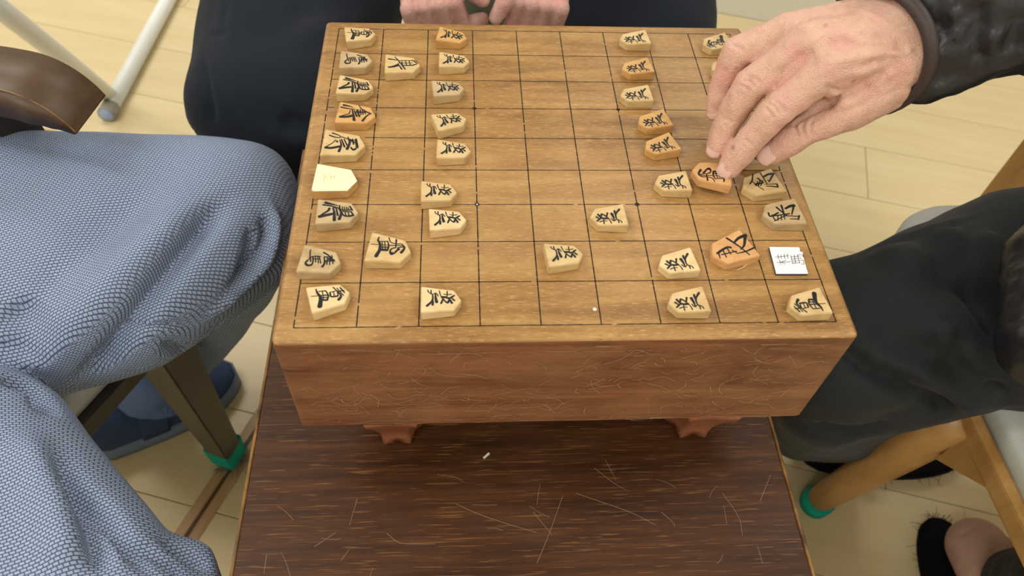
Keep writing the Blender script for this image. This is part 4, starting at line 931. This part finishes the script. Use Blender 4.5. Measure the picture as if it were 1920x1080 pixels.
for (x, y) in ((0, 0), (0, -.42), (-.42, 0), (-.42, -.42)):
    X, Y = rot(x, y); fX, fY = X + (-.032 if x == 0 else -.02), Y + (.054 if y == 0 else -.03); lg = cpart('leg', tapered(fX, fY, .018, .405, .032, .046, yaw + .1, .002, (X - fX, Y - fY)), M['dark_wood'], ch)
    bm = tapered(fX, fY, .006, .052, .037, .040, yaw + .1); sk = bobj('felt_sock', bm, M['green']); sk.parent = lg
    rf = random.Random(2); bm = bmesh.new()
    for k in range(90):
        a = rf.uniform(0, 6.283); r = rf.uniform(.016, .024); p = Vector((fX + math.cos(a) * r, fY + math.sin(a) * r, .004)); d_ = Vector((rf.gauss(0, 1), rf.gauss(0, 1), abs(rf.gauss(0, .6)))) * .005
        tube_bm(bm, [p, p + d_, p + d_ * 1.6 + Vector((0, 0, -.002))], [.0007, .0006, .0003], 3)
    fz = bobj('fluff', bm, M['fluff']); fz.parent = lg; fz['kind'] = 'stuff'
def rail(a, b, wd, z0, z1, mat, par, name='rail', bev=.002):
    A, B = Vector((*a, 0)), Vector((*b, 0)); d = B - A; L = d.length; an = math.atan2(d.y, d.x)
    bm = box_bm(-L / 2, L / 2, -wd / 2, wd / 2, z0, z1, bev)
    bmesh.ops.rotate(bm, verts=bm.verts, cent=(0, 0, 0), matrix=Matrix.Rotation(an, 3, 'Z')); bmesh.ops.translate(bm, verts=bm.verts, vec=(A + B) / 2)
    return cpart(name, bm, mat, par)
rail(rot(0, -.02), rot(0, -.40), .018, .388, .410, M['dark_wood'], ch); rail(rot(-.02, 0), rot(-.40, 0), .018, .388, .410, M['dark_wood'], ch); rail(rot(-.02, -.42), rot(-.40, -.42), .018, .388, .410, M['dark_wood'], ch); rail(rot(-.42, -.02), rot(-.42, -.40), .018, .388, .410, M['dark_wood'], ch)
bm = box_bm(-.235, .215, -.215, .215, .405, .440, .014, 3); bmesh.ops.rotate(bm, verts=bm.verts, cent=(0, 0, 0), matrix=Matrix.Rotation(yaw, 3, 'Z')); X, Y = rot(-.215, -.21); bmesh.ops.translate(bm, verts=bm.verts, vec=(X, Y, 0))
cpart('seat', bm, M['vinyl_grey'], ch, True)
# armrest that curves down at the front
a0_, a1_ = at(0, 127, .660), at(172, 214, .622)
pa = [Vector((a0_.x + (a1_.x - a0_.x) * t, a0_.y + (a1_.y - a0_.y) * t, z)) for t, z in ((-3.4, .655), (-1.8, .660), (-.6, .661), (0, .661), (.4, .658), (.7, .648), (.9, .634), (1, .622))]
def armrest(pts, hw, th, offs=Vector((0, 0, 0))):
    bm = bmesh.new(); P = catmull(pts, 12); rr = []
    nd = Vector((P[-1].x - P[0].x, P[-1].y - P[0].y, 0)).normalized(); sdv = Vector((-nd.y, nd.x, 0))
    for i, p in enumerate(P):
        d_ = (P[min(i + 1, len(P) - 1)] - P[max(i - 1, 0)]).normalized(); up = sdv.cross(d_) * -1; up = up if up.z > 0 else -up
        t = i / (len(P) - 1); tk = th * (1 if t < .62 else 1 - .9 * ((t - .62) / .38) ** 1.5)
        rr.append([bm.verts.new(p + offs + sdv * s * hw - up * u) for s, u in ((-1, 0), (1, 0), (1, tk), (-1, tk))])
    for a, b in zip(rr, rr[1:]):
        for k in range(4): bm.faces.new((a[k], a[(k + 1) % 4], b[(k + 1) % 4], b[k]))
    bm.faces.new(rr[0]); bm.faces.new(rr[-1][::-1])
    sharp = [e_ for e_ in bm.edges if e_.is_boundary or len(e_.link_faces) == 2 and e_.calc_face_angle(0) > .7]
    bmesh.ops.recalc_face_normals(bm, faces=bm.faces); bmesh.ops.bevel(bm, geom=sharp, offset=.0022, segments=3, affect='EDGES'); return bm
o = cpart('armrest', armrest(pa, .026, .032), M['arm_wood'], ch, True); o.modifiers.new('n', 'WEIGHTED_NORMAL'); o.data.set_sharp_from_angle(angle=.3)
P_ = catmull(pa, 12); nd_ = Vector((P_[-1].x - P_[0].x, P_[-1].y - P_[0].y, 0)).normalized(); sv_ = Vector((-nd_.y, nd_.x, 0))
M['worn'] = plain('worn_varnish', srgb(150, 112, 66), .4, .5, .4, 300, .1)
bm = bmesh.new(); tube_bm(bm, [p - sv_ * .0257 + Vector((0, 0, -.0004)) for p in P_[18:-2]], [.0006 + .0002 * math.sin(k * .31) for k in range(len(P_[18:-2]))], 6); we = bobj('worn_edge', bm, M['worn'], None, True); we.parent = o
o = cpart('arm_post', tapered(*at(20, 262, .56)[:2], .40, .635, .05, .044, yaw + .1, .003, (.0, .0)), M['dark_wood'], ch)
off = Vector((rot(0, -.52)[0] - rot(0, 0)[0], rot(0, -.52)[1] - rot(0, 0)[1], 0))
for s in (0, -.42):
    X, Y = rot(-.44, s); cpart('back_post', tapered(X, Y, .41, .86, .040, .030, yaw, .003, (-.05, .012)), M['dark_wood'], ch)
rail(rot(-.485, -.03), rot(-.485, -.39), .02, .70, .85, M['dark_wood'], ch, 'back_rest', .006)

# ------------------------------------------------------------------ pale chair (right, near) and grey seat beneath the reaching person
cp = empty('chair', (.62, -.28, 0)); tag(cp, 'pale wooden chair with cream vinyl seat and green felt leg sock', 'chair')
fx0, fy0 = .4535, -.022; tx, ty = .442, -.082
yw = math.radians(-4)
for (x, y, lxn, lyn) in ((fx0, fy0, tx - fx0, ty - fy0), (.845, -.01, -.02, -.06), (.455, -.50, 0, .04), (.845, -.51, -.02, .04)):
    bm = bmesh.new(); n = 20
    pts = [Vector((x + lxn * t, y + lyn * t, .012 + (.405 - .012) * t)) for t in (0, .33, .66, 1)]
    tube_bm(bm, pts, [.0185, .022, .0255, .028], n, flat=1)
    lg = cpart('leg', bm, M['pale_wood'], cp, True)
    bm = bmesh.new(); tube_bm(bm, [Vector((x, y, .004)), Vector((x + lxn * .06, y + lyn * .06, .030))], [.0225, .0225], n); sk = bobj('felt_sock', bm, M['green'], None, True); sk.parent = lg
rail((tx + .0, ty + .012), (tx + .012, -.49), .014, .392, .418, M['pale_wood'], cp, 'rail', .004); rail((tx, ty + .0), (.83, -.07), .020, .385, .418, M['pale_wood'], cp, 'rail', .004); rail((.455, -.48), (.83, -.48), .020, .385, .418, M['pale_wood'], cp, 'rail', .004); rail((.83, -.07), (.83, -.48), .020, .385, .418, M['pale_wood'], cp, 'rail', .004)
bm = bmesh.new(); A_ = [(tx + .004, ty - .022, .392), (tx + .004, ty - .075, .392), (tx + .002, ty - .022, .340)]
lo = [bm.verts.new((q[0] - .008, q[1], q[2])) for q in A_]; hi = [bm.verts.new((q[0] + .008, q[1], q[2])) for q in A_]
bm.faces.new(lo); bm.faces.new(hi[::-1])
for k in range(3): bm.faces.new((lo[k], lo[(k + 1) % 3], hi[(k + 1) % 3], hi[k]))
cpart('corner_brace', bm, M['pale_wood'], cp)
bm = box_bm(tx + .009, .84, -.485, -.072, .405, .440, .016, 4); cpart('seat', bm, M['vinyl'], cp, True)
bk = [cpart('back_post', tapered(.835, y, .41, .84, .034, .026, 0, .003, (.05, 0)), M['pale_wood'], cp) for y in (-.10, -.46)]
rail((.875, -.12), (.875, -.44), .02, .68, .82, M['pale_wood'], cp, 'back_rest', .006)
st_ = empty('stool', (.63, .07, 0)); tag(st_, 'grey vinyl seat poking out beneath the black trousers', 'stool')
bm = bmesh.new()
def rrect(x0, x1, y0, y1, r, n=8):
    out = []
    for cx_, cy_, a0 in ((x1 - r, y1 - r, 0), (x0 + r, y1 - r, 90), (x0 + r, y0 + r, 180), (x1 - r, y0 + r, 270)):
        for k in range(n + 1): a = math.radians(a0 + 90 * k / n); out.append((cx_ + r * math.cos(a), cy_ + r * math.sin(a)))
    return out
rr = []
for z, ins in ((.375, .006), (.380, 0), (.412, 0), (.422, .004), (.425, .012)):
    rr.append([bm.verts.new((x, y, z)) for x, y in rrect(.446 + ins, .86 - ins, -.050 + ins, .194 - ins, .075)])
n = len(rr[0])
for a, b in zip(rr, rr[1:]):
    for k in range(n): bm.faces.new((a[k], a[(k + 1) % n], b[(k + 1) % n], b[k]))
bm.faces.new(rr[0][::-1]); bm.faces.new(rr[-1]); cpart('seat', bm, M['vinyl_grey'], st_, True)
for x, y in ((.51, .0), (.80, .0), (.51, .145), (.80, .145)):
    cpart('leg', tapered(x, y, 0, .378, .028, .036), M['pale_wood'], st_)
q = at(1915, 322, .30)
o = bobj('wooden_post', tapered(.795, .375, 0, .60, .05, .05, .3), M['pale_wood']); tag(o, 'tan wooden post standing on the floor beyond the black-trousered thigh', 'post')

# ------------------------------------------------------------------ white tubular stand
wt = empty('tube_stand', (-.78, .9, 0)); tag(wt, 'white tubular steel stand foot with grey end cap on the floor', 'stand')
e0 = at(206, 203, .017); e1_ = at(318, -6, .017); dd = (e1_ - e0).normalized()
bm = bmesh.new(); tube_bm(bm, [e0, e0 + dd * 1.1], .0165, 24); cpart('foot_tube', bm, M['white_tube'], wt, True)
bm = bmesh.new(); tube_bm(bm, [e0 - dd * .022, e0 - dd * .020, e0 + dd * .006], [.0168, .0178, .0178], 24); cap = cpart('end_cap', bm, M['cap_grey'], wt, True)
bm = bmesh.new(); tube_bm(bm, [e0 - dd * .0238, e0 - dd * .0215], [.0135, .0150], 24); o = bobj('cap_plug', bm, M['cap_blue'], None, True); o.parent = cap
b0 = e0 + dd * .03; t0 = at(8, 22, .40); bm = bmesh.new(); tube_bm(bm, [b0 + Vector((-.01, 0, .012)), b0.lerp(t0, .5), t0, t0 + (t0 - b0) * .4], .0160, 24); cpart('post_tube', bm, M['white_tube'], wt, True)
bpy.context.view_layer.update()
